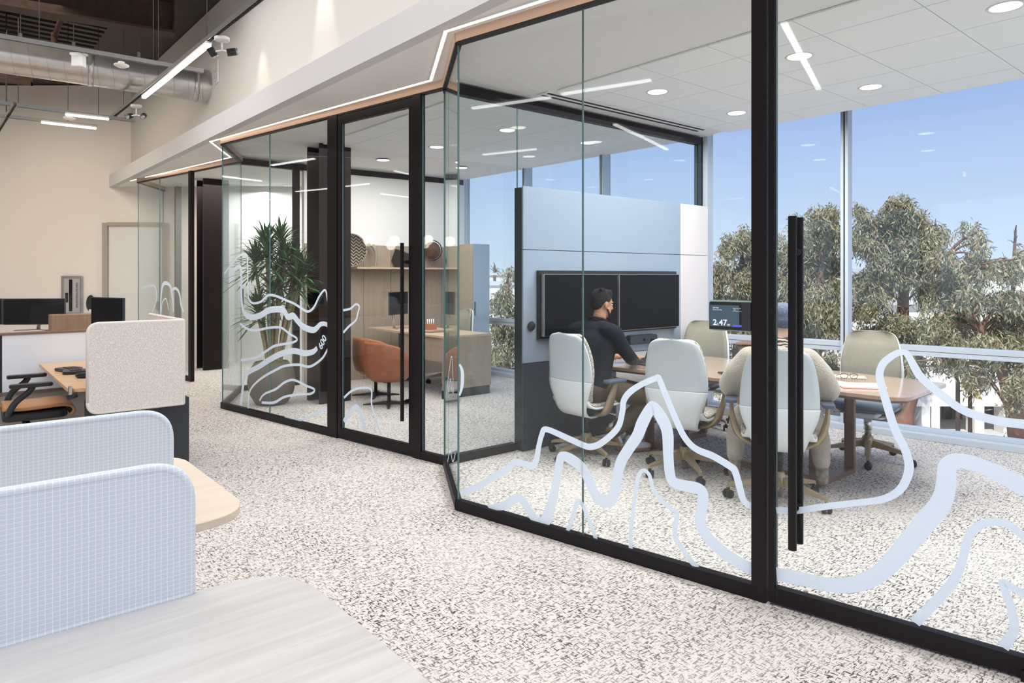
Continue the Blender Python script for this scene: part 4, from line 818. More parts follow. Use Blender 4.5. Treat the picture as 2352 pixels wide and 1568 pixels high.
def screen(a1, b, z0, z1, rad, label, L=2.2):
    p = V2(*bpt(a1-L, b)); t = thing('privacy_screen', label, 'desk screen', (p.x, p.y, 0), G, 'pale blue grid fabric screens')
    pl = rounded([(0, z0), (L, z0), (L, z1), (0, z1)], [.004, .012, rad, .004], 12)
    m_ = MB().prism(pl, -.010, .010); m_.v = [(x, z, y) for x, y, z in m_.v]; m_.f = [f_[::-1] for f_ in m_.f]
    o = m_.build('panel', M_fab, t, bevel=.003)
    edge = [(x, 0, z) for x, z in pl]; i0 = 1
    MB().tube(edge[i0+6:]+[edge[0]], .0125, 10).build('piping', M_fab, t)
screen(.463+.01, -1.795, .742, 1.062, .10, 'nearest pale blue fabric screen standing on the foreground table')
screen(.615, -2.585, .742, 1.052, .10, 'pale blue fabric screen behind the nearest one on the second table')
# ================================================================ workstation at the left
def place(poly, o, x, y): return [((o+x*a+y*b).x, (o+x*a+y*b).y) for a, b in poly]
D0 = V2(-3.06, 4.71)
dk = thing('sit_stand_desk', 'honey oak sit-stand desk carrying the black split keyboard', 'desk', (0, 0, 0))
MB().prism(rounded(place([(0, 0), (.74, 0), (.74, 1.82), (0, 1.82)], D0, E1, -E2), [.10, .03, .02, .02], 8), .712, .74).build('desktop', M_desk, dk, bevel=.003)
for b in (.25, 1.5):
    p = D0+E1*.4-E2*b; MB().box((p.x, p.y, .37), (.07, .09, .68), G).bar((*(p-E1*.3).xy, .02), (*(p+E1*.3).xy, .02), .07, .03).build('leg', M_blackp, dk)
p = D0+E1*.37-E2*.9; MB().bar((*(p+E2*.7).xy, .68), (*(p-E2*.7).xy, .68), .30, .05).build('frame', M_blackp, dk)
p = D0+E1*.02-E2*.02; cl = thing('desk_clamp', 'small metal clamp gripping the desk corner', 'clamp', (p.x, p.y, .70), G)
MB().box((-.008, 0, .02), (.018, .05, .075)).build('jaw', M_galv, cl, bevel=.002); MB().cyl((-.03, -.02, -.02), (.03, -.01, -.005), .018).build('screw', M_blackp, cl)
# beige wrap screen
ws = thing('privacy_screen', 'beige woven wraparound screen on the end of the oak desk', 'desk screen', (0, 0, 0))
S0 = on(202, V2(-2.95, 4.75), E1); S1 = on(421, S0, E1); z0, z1 = .563, 1.186
L = (S1-S0).length; pl = rounded([(0, z0), (L, z0), (L, z1), (0, z1)], [.075, .006, .006, .075], 10)
m_ = MB(); v = []
for off in (-.012, .012): v += [tuple(S0+E1*a+E2*(-off)+Z*z) for a, z in pl]
n = len(pl); m_.add(v, [tuple(range(n)), tuple(range(2*n-1, n-1, -1))]+[(i, n+i, n+(i+1) % n, (i+1) % n) for i in range(n)]); m_.build('panel', M_beige, ws)
MB().tube([S0+E1*a+Z*z for a, z in pl]+[S0+E1*pl[0][0]+Z*pl[0][1]], .0135, 10).build('piping', M_bpipe, ws)
S2 = S1-E2*1.12; pl2 = rounded([(0, z0), (1.12, z0), (1.12, z1), (0, z1)], [.006, .07, .07, .006], 8)
m_ = MB(); v = []
for off in (-.012, .012): v += [tuple(S1-E2*a+E1*off+Z*z) for a, z in pl2]
n = len(pl2); m_.add(v, [tuple(range(n)), tuple(range(2*n-1, n-1, -1))]+[(i, n+i, n+(i+1) % n, (i+1) % n) for i in range(n)]); m_.build('return_panel', M_beige, ws)
MB().tube([S1-E2*a+Z*z for a, z in pl2]+[S1+Z*z0], .0135, 10).build('piping', M_bpipe, ws)
# drawer pedestal under the desk
pd = thing('pedestal', 'dark drawer pedestal under the oak desk', 'cabinet', (*(D0+E1*.45-E2*.05).xy, 0), G)
MB().box((.05, .32, .30), (.62, .50, .56)).build('body', M_darkblue, pd, bevel=.004)
for z in (.12, .3, .48): MB().box((-.265, .32, z), (.012, .48, .165)).build('drawer', M_mon, pd, bevel=.002)
# keyboard and mouse
kb = thing('ergonomic_keyboard', 'black curved split keyboard on the oak desk', 'keyboard', (*fl(168, 852, .745).xy, .742), G-R(90)+R(4))
out = spline([(-.20, -.02, 0), (-.18, .05, 0), (-.10, .085, 0), (0, .07, 0), (.10, .085, 0), (.18, .05, 0), (.20, -.02, 0), (.16, -.10, 0), (.07, -.085, 0), (0, -.07, 0), (-.07, -.085, 0), (-.16, -.10, 0)], 4, True)
MB().prism([(a[0], a[1]) for a in out][::-1], 0, .022).build('body', M_blackp, kb, bevel=.006)
k_ = MB()
for s_ in (-1, 1):
    for i in range(6):
        for j in range(4): k_.box((s_*(.022+i*.021), -.022+j*.021-i*.003, .0245), (.017, .017, .005), R(-8*s_))
k_.build('key_block', M_darkblue, kb)
ms = thing('mouse', 'black round mouse beside the split keyboard', 'mouse', (*fl(190, 866, .745).xy, .741), 0); MB().ell((0, 0, .018), (.055, .04, .022), 20, 10).build('shell', M_blackp, ms); MB().tube([(-.03, -.03, .026), (0, -.01, .041), (.03, .02, .035)], .002, 6).build('seam', M_galv, ms)
# spine with white panel and glass
SP = V2(-4.3, 6.15); sp = thing('desk_divider', 'white desk divider with brown cap and clear glass top', 'divider', (0, 0, 0))
a, b = SP-E1*2.6, SP+E1*.72
line_bar(MB(), a, b, .50, 1.0, .05).build('panel', mat('cool_white', (.76, .80, .88), .4), sp); line_bar(MB(), a, b, 1.0, 1.018, .07).build('cap', M_confedge, sp, bevel=.003)
line_bar(MB(), a, b, .475, .50, .06).build('trim', M_confedge, sp); line_bar(MB(), a, b, 0, .475, .04).build('lower_panel', mat('warm_grey', (.33, .29, .26), .6), sp)
line_bar(MB(), a, b, 1.018, 1.345, .008).build('glass', M_wglass, sp)
for t_ in (-.245,): q = SP+E1*t_; MB().box((q.x, q.y, .75), (.014, .056, .5), G).build('seam', M_dark, sp)
# far side workstation
fd = thing('far_desk', 'oak desk with raised wooden edge behind the glass divider', 'desk', (0, 0, 0))
q = SP-E2*.15
MB().prism(place([(-1.6, 0), (.7, 0), (.7, .8), (-1.6, .8)], q, E1, -E2), .93, .96).build('desktop', M_darkoak, fd)
MB().prism(place([(.2, .55), (.7, .55), (.7, .8), (.2, .8)], q, E1, -E2), .96, 1.13).build('raised_box', M_darkoak, fd, bevel=.003)
for x_ in (-1.3, .4): p = q+E1*x_-E2*.4; MB().box((p.x, p.y, .465), (.08, .08, .93), G).build('leg', M_blackp, fd)
def monitor(label, c, rz, w_, h_, desk, back=True, group=None):
    t = thing('monitor', label, 'monitor', (c[0], c[1], 0), rz, group)
    MB().box((0, 0, c[2]), (w_, .022, h_)).build('housing', M_mon, t, bevel=.004); MB().box((0, -.012, c[2]), (w_-.016, .002, h_-.016)).build('display', M_screen, t)
    MB().ell((0, .02, c[2]), (w_*.30, .03, h_*.32), 16, 8).build('rear_hump', M_shell2, t)
    MB().tube([(0, .05, c[2]), (0, .09, (c[2]+desk)/2), (0, .07, desk+.01)], .02, 10).build('stand_arm', M_galv, t)
    ft = MB()
    for s_ in (-1, 1): ft.bar((0, .07, desk+.006), (s_*.16, -.07, desk+.006), .035, .010)
    ft.build('foot', M_galv, t)
monitor('wide black monitor behind the glass divider at the left edge', (*(fl(78, 712, 1.17).xy if False else (-4.93, 7.05)), 1.155), R(6), .60, .27, .96, group='monitors on the left workstations')
monitor('slice of a second black monitor at the very left of the picture', (-5.56, 7.02, 1.155), R(6), .60, .27, .96, group='monitors on the left workstations')
ml_ = V2(-3.735, 6.075); mr_ = V2(-3.29, 5.79); mc_ = (ml_+mr_)/2
monitor('monitor with pale rounded rear rising behind the beige screen', (mc_.x, mc_.y, 1.17), rotz(mr_-ml_), (mr_-ml_).length, .33, .74, group='monitors on the left workstations')
# black wall device and extinguisher cabinet on the far wall
q = V2((206-U0)/F*12.0, 12.03); dv_ = thing('wall_dispenser', 'black rounded dispenser fixed to the far wall beside the grey door frame', 'dispenser', (q.x, q.y, 1.52-(697-V0)*12/F))
MB().ell((0, 0, 0), (.075, .06, .15), 18, 12).build('body', M_blackp, dv_); MB().box((.02, -.03, -.16), (.05, .04, .12)).build('tray', M_plastic, dv_, bevel=.004)
xc = (163-U0)/F*12.05; zc_ = 1.52-(678-V0)*12.05/F
fe = thing('extinguisher_cabinet', 'steel fire extinguisher cabinet recessed in the far wall', 'cabinet', (xc, 12.09, zc_))
for x, z, a, b in ((-.165, 0, .035, .68), (.165, 0, .035, .68), (0, .325, .30, .035), (0, -.325, .30, .035)): MB().box((x, -.015, z), (a, .03, b)).build('frame', M_galv, fe, bevel=.002)
MB().box((0, -.008, 0), (.30, .012, .62)).build('door', mat('brushed_steel', (.62, .62, .63), .3, .45), fe); MB().box((-.02, -.018, 0), (.055, .006, .56)).build('glass_slot', M_dark, fe); MB().box((-.09, -.02, -.04), (.045, .012, .17)).build('handle', M_blackp, fe)
cu = bpy.data.curves.new('lettering', 'FONT'); cu.body = 'FIRE EXTINGUISHER'; cu.size = .05; cu.extrude = .0008; cu.align_x = 'CENTER'; cu.align_y = 'CENTER'; cu.materials.append(M_blackp)
o = bpy.data.objects.new('tmp', cu); COL.objects.link(o); me = bpy.data.meshes.new_from_object(o); bpy.data.objects.remove(o); o = bpy.data.objects.new('lettering', me); COL.objects.link(o); o.parent = fe; o.location = (.085, -.016, 0); o.rotation_euler = (R(90), R(90), 0)
# black desk chair with honey leather
oc = thing('desk_chair', 'black desk chair with honey leather seat at the oak desk', 'chair', (-3.93, 5.52, 0), -R(52))
def sheet2(pr, nx=11, wrap=.03):
    P = []
    for y, z, hw in spline(pr, 4):
        P.append([((2*k/(nx-1)-1)*hw, y+wrap*(2*k/(nx-1)-1)**2, z) for k in range(nx)])
    return P
MB().grid(sheet2([(-.19, .50, .17), (-.235, .58, .21), (-.235, .68, .225), (-.26, .82, .22), (-.31, .96, .20), (-.33, 1.02, .15)]), thick=-.03).build('backrest', M_tanseat, oc)
bsh = MB().grid([[(a, b-.03, c_) for a, b, c_ in r_] for r_ in sheet2([(-.20, .48, .15), (-.245, .58, .20), (-.245, .68, .215), (-.27, .82, .21), (-.32, .95, .19), (-.335, 1.0, .14)])], thick=.025).build('back_shell', M_blackp, oc)
for i in range(8): MB().box((0, -.272, .57+i*.022), (.20, .014, .009)).build('slot', M_dark, bsh)
MB().grid(sheet2([(.28, .405, .19), (.30, .43, .215), (.285, .462, .225), (.22, .478, .235), (.0, .47, .24), (-.16, .475, .22)], wrap=0), thick=.022).build('seat', M_tanseat, oc)
MB().prism(rounded([(-.22, -.16), (.22, -.16), (.21, .27), (-.21, .27)], [.06]*4), .385, .452).build('seat_pan', M_blackp, oc, bevel=.015)
for s_ in (-1, 1):
    a_ = MB().tube(spline([(.12*s_, -.10, .42), (.26*s_, -.12, .46), (.31*s_, -.08, .55), (.31*s_, .0, .62), (.31*s_, .03, .665)], 4), .024, 10, flat=.7).build('armrest', M_darkblue, oc)
    MB().prism(rounded([(.265*s_, -.12), (.355*s_, -.12), (.355*s_, .16), (.265*s_, .16)][::s_], [.035]*4), .662, .690).build('arm_pad', M_blackp, a_, bevel=.008)
MB().cyl((0, 0, .14), (0, 0, .40), .028).build('gas_column', M_blackp, oc)
for k in range(5):
    a = R(20+72*k); lg = MB().bar((.03*math.cos(a), .03*math.sin(a), .13), (.31*math.cos(a), .31*math.sin(a), .085), .04, .035).build('base_leg', M_blackp, oc, bevel=.004)
    MB().cyl((.32*math.cos(a)-.02*math.sin(a), .32*math.sin(a)+.02*math.cos(a), .03), (.32*math.cos(a)+.02*math.sin(a), .32*math.sin(a)-.02*math.cos(a), .03), .03).build('caster', M_caster, lg)
# ================================================================ side office
KD = V2(-.846, 8.40)
od = thing('office_desk', 'oak desk with solid end panel behind the glass corner', 'desk', (0, 0, 0))
MB().prism(place([(0, 0), (.75, 0), (.75, 1.95), (0, 1.95)], KD, E1, -E2), .752, .78).build('desktop', M_oaktop, od, bevel=.002)
p = KD; MB().prism(place([(0, 0), (.75, 0), (.75, .03), (0, .03)], KD, E1, -E2), .11, .752).build('end_panel', M_oak, od); MB().prism(place([(.02, .03), (.05, .03), (.05, 1.0), (.02, 1.0)], KD, E1, -E2), .45, .752).build('modesty_panel', M_oak, od)
MB().prism(place([(.02, .005), (.73, .005), (.73, .06), (.02, .06)], KD, E1, -E2), 0, .11).build('plinth', M_darkblue, od)
p = KD+E1*.4-E2*1.65; MB().box((p.x, p.y, .38), (.07, .07, .75), G).bar((*(p-E1*.3).xy, .02), (*(p+E1*.3).xy, .02), .07, .04).build('leg', M_mon, od)
tc_ = thing('tall_cabinet', 'tall narrow cabinet with oak side and glossy grey front by the window', 'cabinet', (-.575, 9.93, 0), G)
MB().box((.15, .30, 1.0), (.296, .60, 1.98)).build('body', M_oak, tc_); MB().box((.15, -.01, 1.0), (.30, .018, 1.98)).build('door', M_media, tc_, bevel=.002); MB().box((.03, -.025, 1.05), (.01, .012, .2)).build('handle', M_blackp, tc_)
def tub(label, loc_, faz):
    t = thing('lounge_chair', label, 'chair', loc_, -R(faz), 'tan leather tub chairs'); P = []
    for j, (z, rr, dip) in enumerate([(.30, .22, 0), (.34, .275, 0), (.45, .30, 0), (.60, .305, .02), (.72, .30, .10), (.755, .292, .13)]):
        row = []
        for k in range(25):
            a = R(200)+R(-220)*(k/24)-R(0); a = R(-180-20)+R(220)*k/24
            f_ = abs(k/12-1); row.append((rr*math.sin(math.pi+(k/12-1)*R(118)), rr*math.cos(math.pi+(k/12-1)*R(118))*.95, z-(dip*1.3*f_**3 if j > 2 else 0)))
        P.append(row)
    MB().grid(P, thick=-.045).build('shell', M_tan, t); MB().grid(P, thick=.0001).v
    MB().prism(rounded([(-.23, -.22), (.23, -.22), (.25, .25), (-.25, .25)], [.09]*4), .36, .45).build('seat_cushion', M_tan, t, bevel=.02)
    MB().tube([(-.25, .24, .445), (0, .27, .448), (.25, .24, .445)], .008, 8).build('piping', M_cream, t)
    MB().lathe([(0, .28), (.20, .29), (.24, .33), (0, .34)]).build('seat_pan', M_tan, t)
    MB().cyl((0, 0, .03), (0, 0, .30), .022).build('pillar', M_blackp, t)
    for k in range(4):
        a = R(45+90*k+12); MB().add(*(lambda ca, sa: ([(ca*r-sa*s, sa*r+ca*s, z) for r, s, z in ((.02, -.03, .04), (.02, .03, .04), (.30, .014, .012), (.30, -.014, .012), (.02, -.03, .015), (.02, .03, .015), (.30, .014, .0), (.30, -.014, .0))], [(0, 3, 2, 1), (4, 5, 6, 7), (0, 4, 7, 3), (1, 2, 6, 5), (2, 3, 7, 6), (0, 1, 5, 4)]))(math.cos(a), math.sin(a))).build('foot', M_blackp, t)
tub('tan leather tub chair nearest the glass door', (-1.46, 8.10, 0), 48); tub('tan leather tub chair half hidden behind the nearest one', (-1.74, 8.72, 0), 52)
build_chair('cream task chair behind the oak desk of the side office', (-.86, 9.70, 0), 230, 40, 'cream', None)
monitor('black monitor turned edge-on on the side office desk', (-1.60, 9.62, 1.14), R(70), .52, .32, .78)
pb = thing('pen_box', 'small terracotta box with pens on the side office desk', 'desk organiser', (*fl(990, 757, .78).xy, .78), G)
MB().box((0, 0, .04), (.14, .09, .08)).build('box', M_tan, pb, bevel=.004)
for i in range(4): MB().cyl((-.05+i*.03, 0, .05), (-.055+i*.034, .01, .15), .006).build('pen', M_paper, pb)
tr_ = thing('desk_tray', 'dark leather tray under the pen box', 'tray', (*fl(1000, 762, .78).xy, .78), G); MB().box((0, 0, .006), (.34, .22, .01)).build('base', M_confedge, tr_, bevel=.003)
# shelf and curios
nS = nsw if nsw.y < 0 else -nsw
sf0 = on(800, SW0, swd); sf1 = SW1-swd*.05
shf = struct(line_bar(MB(), sf0+nS*.2, sf1+nS*.2, 1.625, 1.65, .26).build('trim_8', M_oaktop))
def onshelf(u): p = on(u, SW0+nS*.2, swd); return p
q = onshelf(806); dr_ = thing('drum_plate', 'round woven plate with dark zigzag pattern on the shelf', 'plate', (q.x, q.y, 1.65+.24), 0)
Mz = mat('zigzag', (.5, .42, .34), .8); nz = Mz.node_tree; tcz = N(Mz, 'ShaderNodeTexCoord'); spz = N(Mz, 'ShaderNodeSeparateXYZ'); nz.links.new(tcz.outputs['Object'], spz.inputs[0])
def mth(op, a, b=None, Mx=Mz):
    x = N(Mx, 'ShaderNodeMath'); x.operation = op
    for i, q_ in enumerate((a, b)):
        if q_ is None: continue
        if isinstance(q_, (int, float)): x.inputs[i].default_value = q_
        else: Mx.node_tree.links.new(q_, x.inputs[i])
    return x.outputs[0]
zz = mth('PINGPONG', spz.outputs[0], .04); zz = mth('ADD', spz.outputs[2], zz); zz = mth('MULTIPLY', zz, 22); zz = mth('FRACT', zz); zz = mth('GREATER_THAN', zz, .3)
mxz = N(Mz, 'ShaderNodeMix'); mxz.data_type = 'RGBA'; nz.links.new(zz, mxz.inputs[0]); mxz.inputs[6].default_value = (.55, .45, .36, 1); mxz.inputs[7].default_value = (.05, .035, .03, 1); nz.links.new(mxz.outputs[2], nz.nodes['Principled BSDF'].inputs['Base Color'])
MB().lathe([(0, 0), (.20, .02), (.235, .05), (.24, .05), (.21, .0), (0, -.02)], n=36, M=Matrix.Rotation(R(90), 3, 'X')).build('disc', Mz, dr_); MB().tube([(.238*math.cos(a), -.05, .238*math.sin(a)) for a in [k*math.pi/16 for k in range(33)]], .010, 8).build('rim', M_cream, dr_)
q = onshelf(853); sc_ = thing('sculpture', 'pale curved bird-like sculpture on the shelf', 'sculpture', (q.x, q.y, 1.65), 0)
MB().tube(spline([(.06, 0, 0), (.07, 0, .12), (.06, 0, .25), (.0, 0, .33), (-.07, 0, .34), (-.11, 0, .38)], 5), [.035]*10+[.05]*10+[.03]*6, 14, flat=.6).build('body', M_cream, sc_); MB().cyl((-.02, -.05, .33), (-.02, .05, .33), .018).build('eye', M_dark, sc_); MB().box((.06, 0, .008), (.16, .1, .016)).build('base', M_cream, sc_)
q = onshelf(925); bo = thing('faceted_ornament', 'black faceted house-like ornament on the shelf', 'ornament', (q.x, q.y, 1.65), R(-20))
MB().add([(-.17, -.05, .10), (.17, -.05, .06), (.17, .05, .06), (-.17, .05, .10), (-.10, -.05, .28), (.10, -.04, .21), (.10, .04, .21), (-.10, .05, .28), (-.1, -.04, 0), (.1, -.04, 0), (.1, .04, 0), (-.1, .04, 0)], [(0, 4, 5, 1), (3, 2, 6, 7), (4, 7, 6, 5), (0, 3, 7, 4), (1, 5, 6, 2), (8, 9, 10, 11), (8, 0, 1, 9), (10, 2, 3, 11), (9, 1, 2, 10), (11, 3, 0, 8)]).build('facets', M_blackp, bo); MB().box((0, 0, .006), (.24, .10, .012)).build('base', M_blackp, bo)
q = onshelf(992); gl = thing('globe', 'brown globe in a dark arc stand on the shelf', 'globe', (q.x, q.y, 1.65), 0)
MB().ell((0, 0, .27), .135, 24, 16).build('sphere', mat('globe_brown', (.14, .08, .06), .2, .4, noise=.3, nscale=12), gl)
arc = MB().tube([(.155*math.cos(a), 0, .27+.155*math.sin(a)) for a in [R(-95+10*k) for k in range(19)]], .008, 8).build('meridian', M_blackp, gl); MB().cyl((.0, 0, .0), (0, 0, .115), .012).lathe([(0, 0), (.09, 0), (.085, .015), (0, .02)]).build('stand', M_confedge, gl)
# ---------------------------------------------------------------- potted dracaena
pl_ = thing('potted_dracaena', 'tall potted dracaena with many canes behind the glass', 'plant', (-2.87, 8.15, 0))
MB().lathe([(0, 0), (.15, 0), (.19, .02), (.255, .14), (.275, .27), (.255, .40), (.20, .49), (.19, .505), (.18, .50), (.19, .45), (0, .44)], n=40).build('planter', M_pot, pl_)
MB().lathe([(0, .52), (.08, .52), (.16, .495), (.185, .47), (0, .45)], n=24).build('moss', M_moss, pl_)
def dleaf(m, base, d, L, w_, droop):
    d = Vector(d).normalized(); s_ = d.cross(Z); s_ = s_.normalized() if s_.length > .05 else Vector((1, 0, 0)); pts = []
    for k in range(7):
        t = k/6; p = Vector(base)+d*L*t-Z*droop*L*t*t; ww = w_*(.35+1.3*t)*(1-t**2.2) if t < 1 else .001; up = Vector((0, 0, .25*ww)); pts.append([p-s_*ww+up, p, p+s_*ww+up])
    m.grid(pts, smooth=False)
cr = random.Random(4)
heads = [(-.20, .02, 1.62), (-.10, .10, 1.85), (-.02, -.08, 1.72), (.10, .04, 1.88), (.16, -.02, 1.66), (.24, .10, 1.58), (.30, -.02, 1.42), (-.14, -.06, 1.05), (.02, .0, 1.22), (.36, .06, 1.50), (.06, .12, 1.45)]
for i, (hx, hy, hz) in enumerate(heads):
    b = Vector((hx*.25, hy*.5, .48)); mid = Vector((hx*.55, hy*.8, .48+(hz-.48)*.5)); tp = Vector((hx, hy, hz)); pts = spline([b, mid, tp], 8)
    MB().tube([tuple(p) for p in pts], [.021-.004*(k/len(pts))+.0025*(k % 2) for k in range(len(pts))], 9).build('cane', M_cane, pl_)
    m_ = MB(); nl = 78
    for k in range(nl):
        a = k*2.39996+cr.uniform(-.2, .2); t = k/nl; el_ = R(78-95*t+cr.uniform(-8, 8)); L_ = cr.uniform(.30, .48)*(1-.15*(1-t)); base = tp+Z*(.10*(1-t)-.08*t)
        dleaf(m_, base, (math.cos(a)*math.cos(el_), math.sin(a)*math.cos(el_), math.sin(el_)), L_, .017, .30)
    o = m_.build('leaf_rosette', M_leaf, pl_); o['kind'] = 'stuff'
# ================================================================ open ceiling: duct, beams, channels, linear lamps
def hangers(t, pts, top=4.9, r=.004):
    for p in pts: MB().cyl((p[0], p[1], p[2]), (p[0], p[1], top), r, 6).build('hanger_rod', M_rod, t)
dpa = V2(-7.3, 6.55); dpb = V2(-3.80, 8.87); dd = (dpb-dpa).normalized()
def dz(p): return 3.93
dc = thing('air_duct', 'spiral galvanised air duct entering the wall above the soffit', 'duct', (0, 0, 0))
n = 90; L = (dpb-dpa).length; pts = []; rr = []
za, zb = 4.02, 3.96
for i in range(n+1):
    t = i/n; p = dpa+dd*L*t; pts.append((p.x, p.y, za+(zb-za)*t)); rr.append(.205)
MB().tube(pts, rr, 36).build('duct_body', M_galv, dc)
Mp = Matrix((dd, Vector((-dd.y, dd.x, 0)), Z)).transposed()
sp_ = []
for i in range(26*24):
    t = i/(26*24); a = i*2*math.pi/24; c_ = dpa+dd*L*t+Z*(za+(zb-za)*t); sp_.append(c_+Mp@Vector((0, math.cos(a)*.207, math.sin(a)*.207)))
o = MB().tube(sp_, .0035, 5).build('spiral_seam', M_galv, dc)
for t in (.33, .66, .93):
    c_ = dpa+dd*L*t; c_.z = za+(zb-za)*t; MB().tube([c_-dd*.03, c_+dd*.03], .214, 32).build('coupling', M_galv, dc)
for t in (.50, .62, .78): p = dpa+dd*L*t; MB().box((p.x, p.y, 4.22), (.03, .03, .08), G).build('bracket', M_galv, dc); MB().cyl((p.x, p.y, 4.22), (p.x, p.y, 4.9), .005, 6).build('hanger_rod', M_rod, dc)
def ibeam(label, a, b, z0, h_, w_):
    t = thing('steel_beam', label, 'beam', (0, 0, 0), 0, 'dark steel roof beams')
    a, b = V2(*a), V2(*b); line_bar(MB(), a, b, z0, z0+.03, w_).build('flange', M_rust, t); line_bar(MB(), a, b, z0+.03, z0+h_-.03, .025).build('web', M_rust, t); line_bar(MB(), a, b, z0+h_-.03, z0+h_, w_).build('flange', M_rust, t)
    d = (b-a).normalized(); p = b-d*.01; MB().box((p.x, p.y, z0+h_/2), (.02, w_, h_), rotz(d)).build('end_plate', M_rust, t)
ibeam('dark brown steel roof beam running above the air duct', (-9.2, 5.35), (-4.15, 8.38), 4.47, .42, .22)
ibeam('second dark steel beam end at the upper left behind the first', (-11, 7.2), (-6.95, 9.9), 4.30, .50, .22)
br = thing('diagonal_brace', 'rusty diagonal brace pipe hanging between beams and duct', 'brace', (0, 0, 0)); a = V2(*fl(170, -10, 4.85).xy, 4.85)
pa = Vector(((160-U0)/F*8.0, 8.0, H+(V0+10)*8.0/F)); pb_ = Vector(((125-U0)/F*8.3, 8.3, H+(V0-85)*8.3/F)); MB().cyl(pa, pb_, .03).build('pipe', M_rust, br); MB().cyl(pb_+Z*.05, pb_-Z*.25, .035).build('drop', M_rust, br)
def channel(label, a, b, z, slots=True, led=None, size=.041):
    t = thing('strut_channel', label, 'ceiling channel', (0, 0, 0), 0, 'suspended steel channels'); a, b = V2(a[0], a[1]), V2(b[0], b[1]); d = (b-a).normalized()
    line_bar(MB(), a, b, z+size-.004, z+size, size).build('web', M_strut, t)
    for s_ in (-1, 1): line_bar(MB(), a, b, z, z+size-.004, .004, s_*(size/2-.002)).build('flange', M_strut, t)
    L = (b-a).length; k = max(2, int(L/1.5)); hangers(t, [(*(a+d*(L*(i+.5)/k)).xy, z+size) for i in range(k)])
    if slots:
        m_ = MB(); nn = int(L/.05)
        for i in range(nn): p = a+d*(.025+i*.05); m_.box((p.x, p.y, z+.0005), (.03, .014, .003), rotz(d))
        o = m_.build('slot', M_dark, t); o['kind'] = 'stuff'
    return t
def fz(u, v, z): return fl(u, v, z)
channel('long steel channel crossing in front of the air duct', fz(-60, 78, 3.66), fz(467, 168, 3.66), 3.66, False)
channel('steel channel below the duct carrying the upper warm lamp', fz(-60, 232, 3.54), fz(310, 281, 3.54), 3.54, False)
channel('steel channel ending with the lower warm lamp', fz(-60, 262, 3.50), fz(222, 294, 3.50), 3.50, False)
channel('slotted steel channel slanting down at the left picture edge', fz(34, 242, 3.50), fz(-30, 345, 3.50), 3.50, True)
channel('slotted steel channel carrying the bright tube lamp along the upper wall', fz(252, 276, 3.585), fz(760, -128, 3.585), 3.585, True)
def lamp(label, a, b, z, mt, w_=.035, group=None):
    t = thing('linear_lamp', label, 'lamp', (0, 0, 0), 0, group); a, b = V2(a[0], a[1]), V2(b[0], b[1])
    line_bar(MB(), a, b, z, z+.022, w_).build('diffuser', mt, t, bevel=.005); line_bar(MB(), a, b, z+.022, z+.04, w_+.008).build('housing', M_plastic, t)
    return t
M_tube = emitmat('tube_lamp', (1, .98, .96), 13)
q0 = fz(330, 227, 3.54); q1 = fz(394, 176, 3.54); q2 = fz(396, 174, 3.54); q3 = fz(480, 106, 3.54)
lamp('lower bright tube lamp under the slanting slotted channel', q0, q1, 3.543, M_tube, .04, 'bright tube lamps'); lamp('upper bright tube lamp under the slanting slotted channel', q2, q3, 3.543, M_tube, .04, 'bright tube lamps')
lamp('warm lamp on the upper short channel at the left', fz(150, 265, 3.50), fz(250, 276, 3.50), 3.50, M_warmlamp, .04, 'warm channel lamps'); lamp('warm lamp on the lowest short channel at the left', fz(95, 283, 3.46), fz(221, 297, 3.46), 3.46, M_warmlamp, .04, 'warm channel lamps')
def heads_(label, p, aims, pd=.10):
    t = thing('track_spotlight', label, 'spotlight', (p.x, p.y, p.z), 0, 'twin-headed spotlights'); MB().lathe([(0, -.03), (.055, -.03), (.062, -.022), (.062, 0), (0, 0)]).build('canopy', M_plastic, t); MB().cyl((0, 0, -.03), (0, 0, -.03-pd), .008).build('stem', M_plastic, t)
    for s_, d in aims:
        d = Vector(d).normalized(); c_ = Vector((s_*.085, 0, -.045-pd)); h_ = MB().cyl(c_-d*.04, c_+d*.03, .032, 18).build('lamp_head', M_blackp, t); MB().cyl(c_+d*.03, c_+d*.05, .03, 18).build('lamp_rim', M_galv, h_); MB().cyl((0, 0, -.03-pd), c_, .007).build('arm', M_plastic, t)
heads_('twin black spotlights at the top of the slanting channel', Vector((*fz(510, 85, 3.58).xy, 3.575)), [(-1, (.3, .4, -.6)), (1, (.8, .3, .2))], .08); heads_('twin black spotlights at the lower end of the slanting channel', Vector((*fz(313, 240, 3.58).xy, 3.575)), [(-1, (-.1, -.8, -.3)), (1, (.2, -.8, -.4))], .09)
def sensor(label, u, v, z, kind):
    p = fz(u, v, z); t = thing('ceiling_sensor', label, 'sensor', (p.x, p.y, z), 0, 'white sensors under the channels')
    if kind: MB().prism(rounded([(-.055, -.04), (.055, -.04), (.055, .04), (-.055, .04)], [.02]*4), -.13, -.012).build('body', M_plastic, t, bevel=.01); MB().box((0, 0, -.004), (.14, .06, .02)).build('bracket', M_plastic, t)
    else: MB().lathe([(0, -.055), (.04, -.055), (.068, -.04), (.068, -.028), (.03, -.025), (.03, 0), (0, 0)]).build('body', M_plastic, t)
sensor('white box speaker under the long channel', 181, 124, 3.66, 1); sensor('round white sensor under the long channel', 279, 142, 3.66, 0); sensor('round white sensor under the upper warm lamp channel', 160, 265, 3.54, 0)
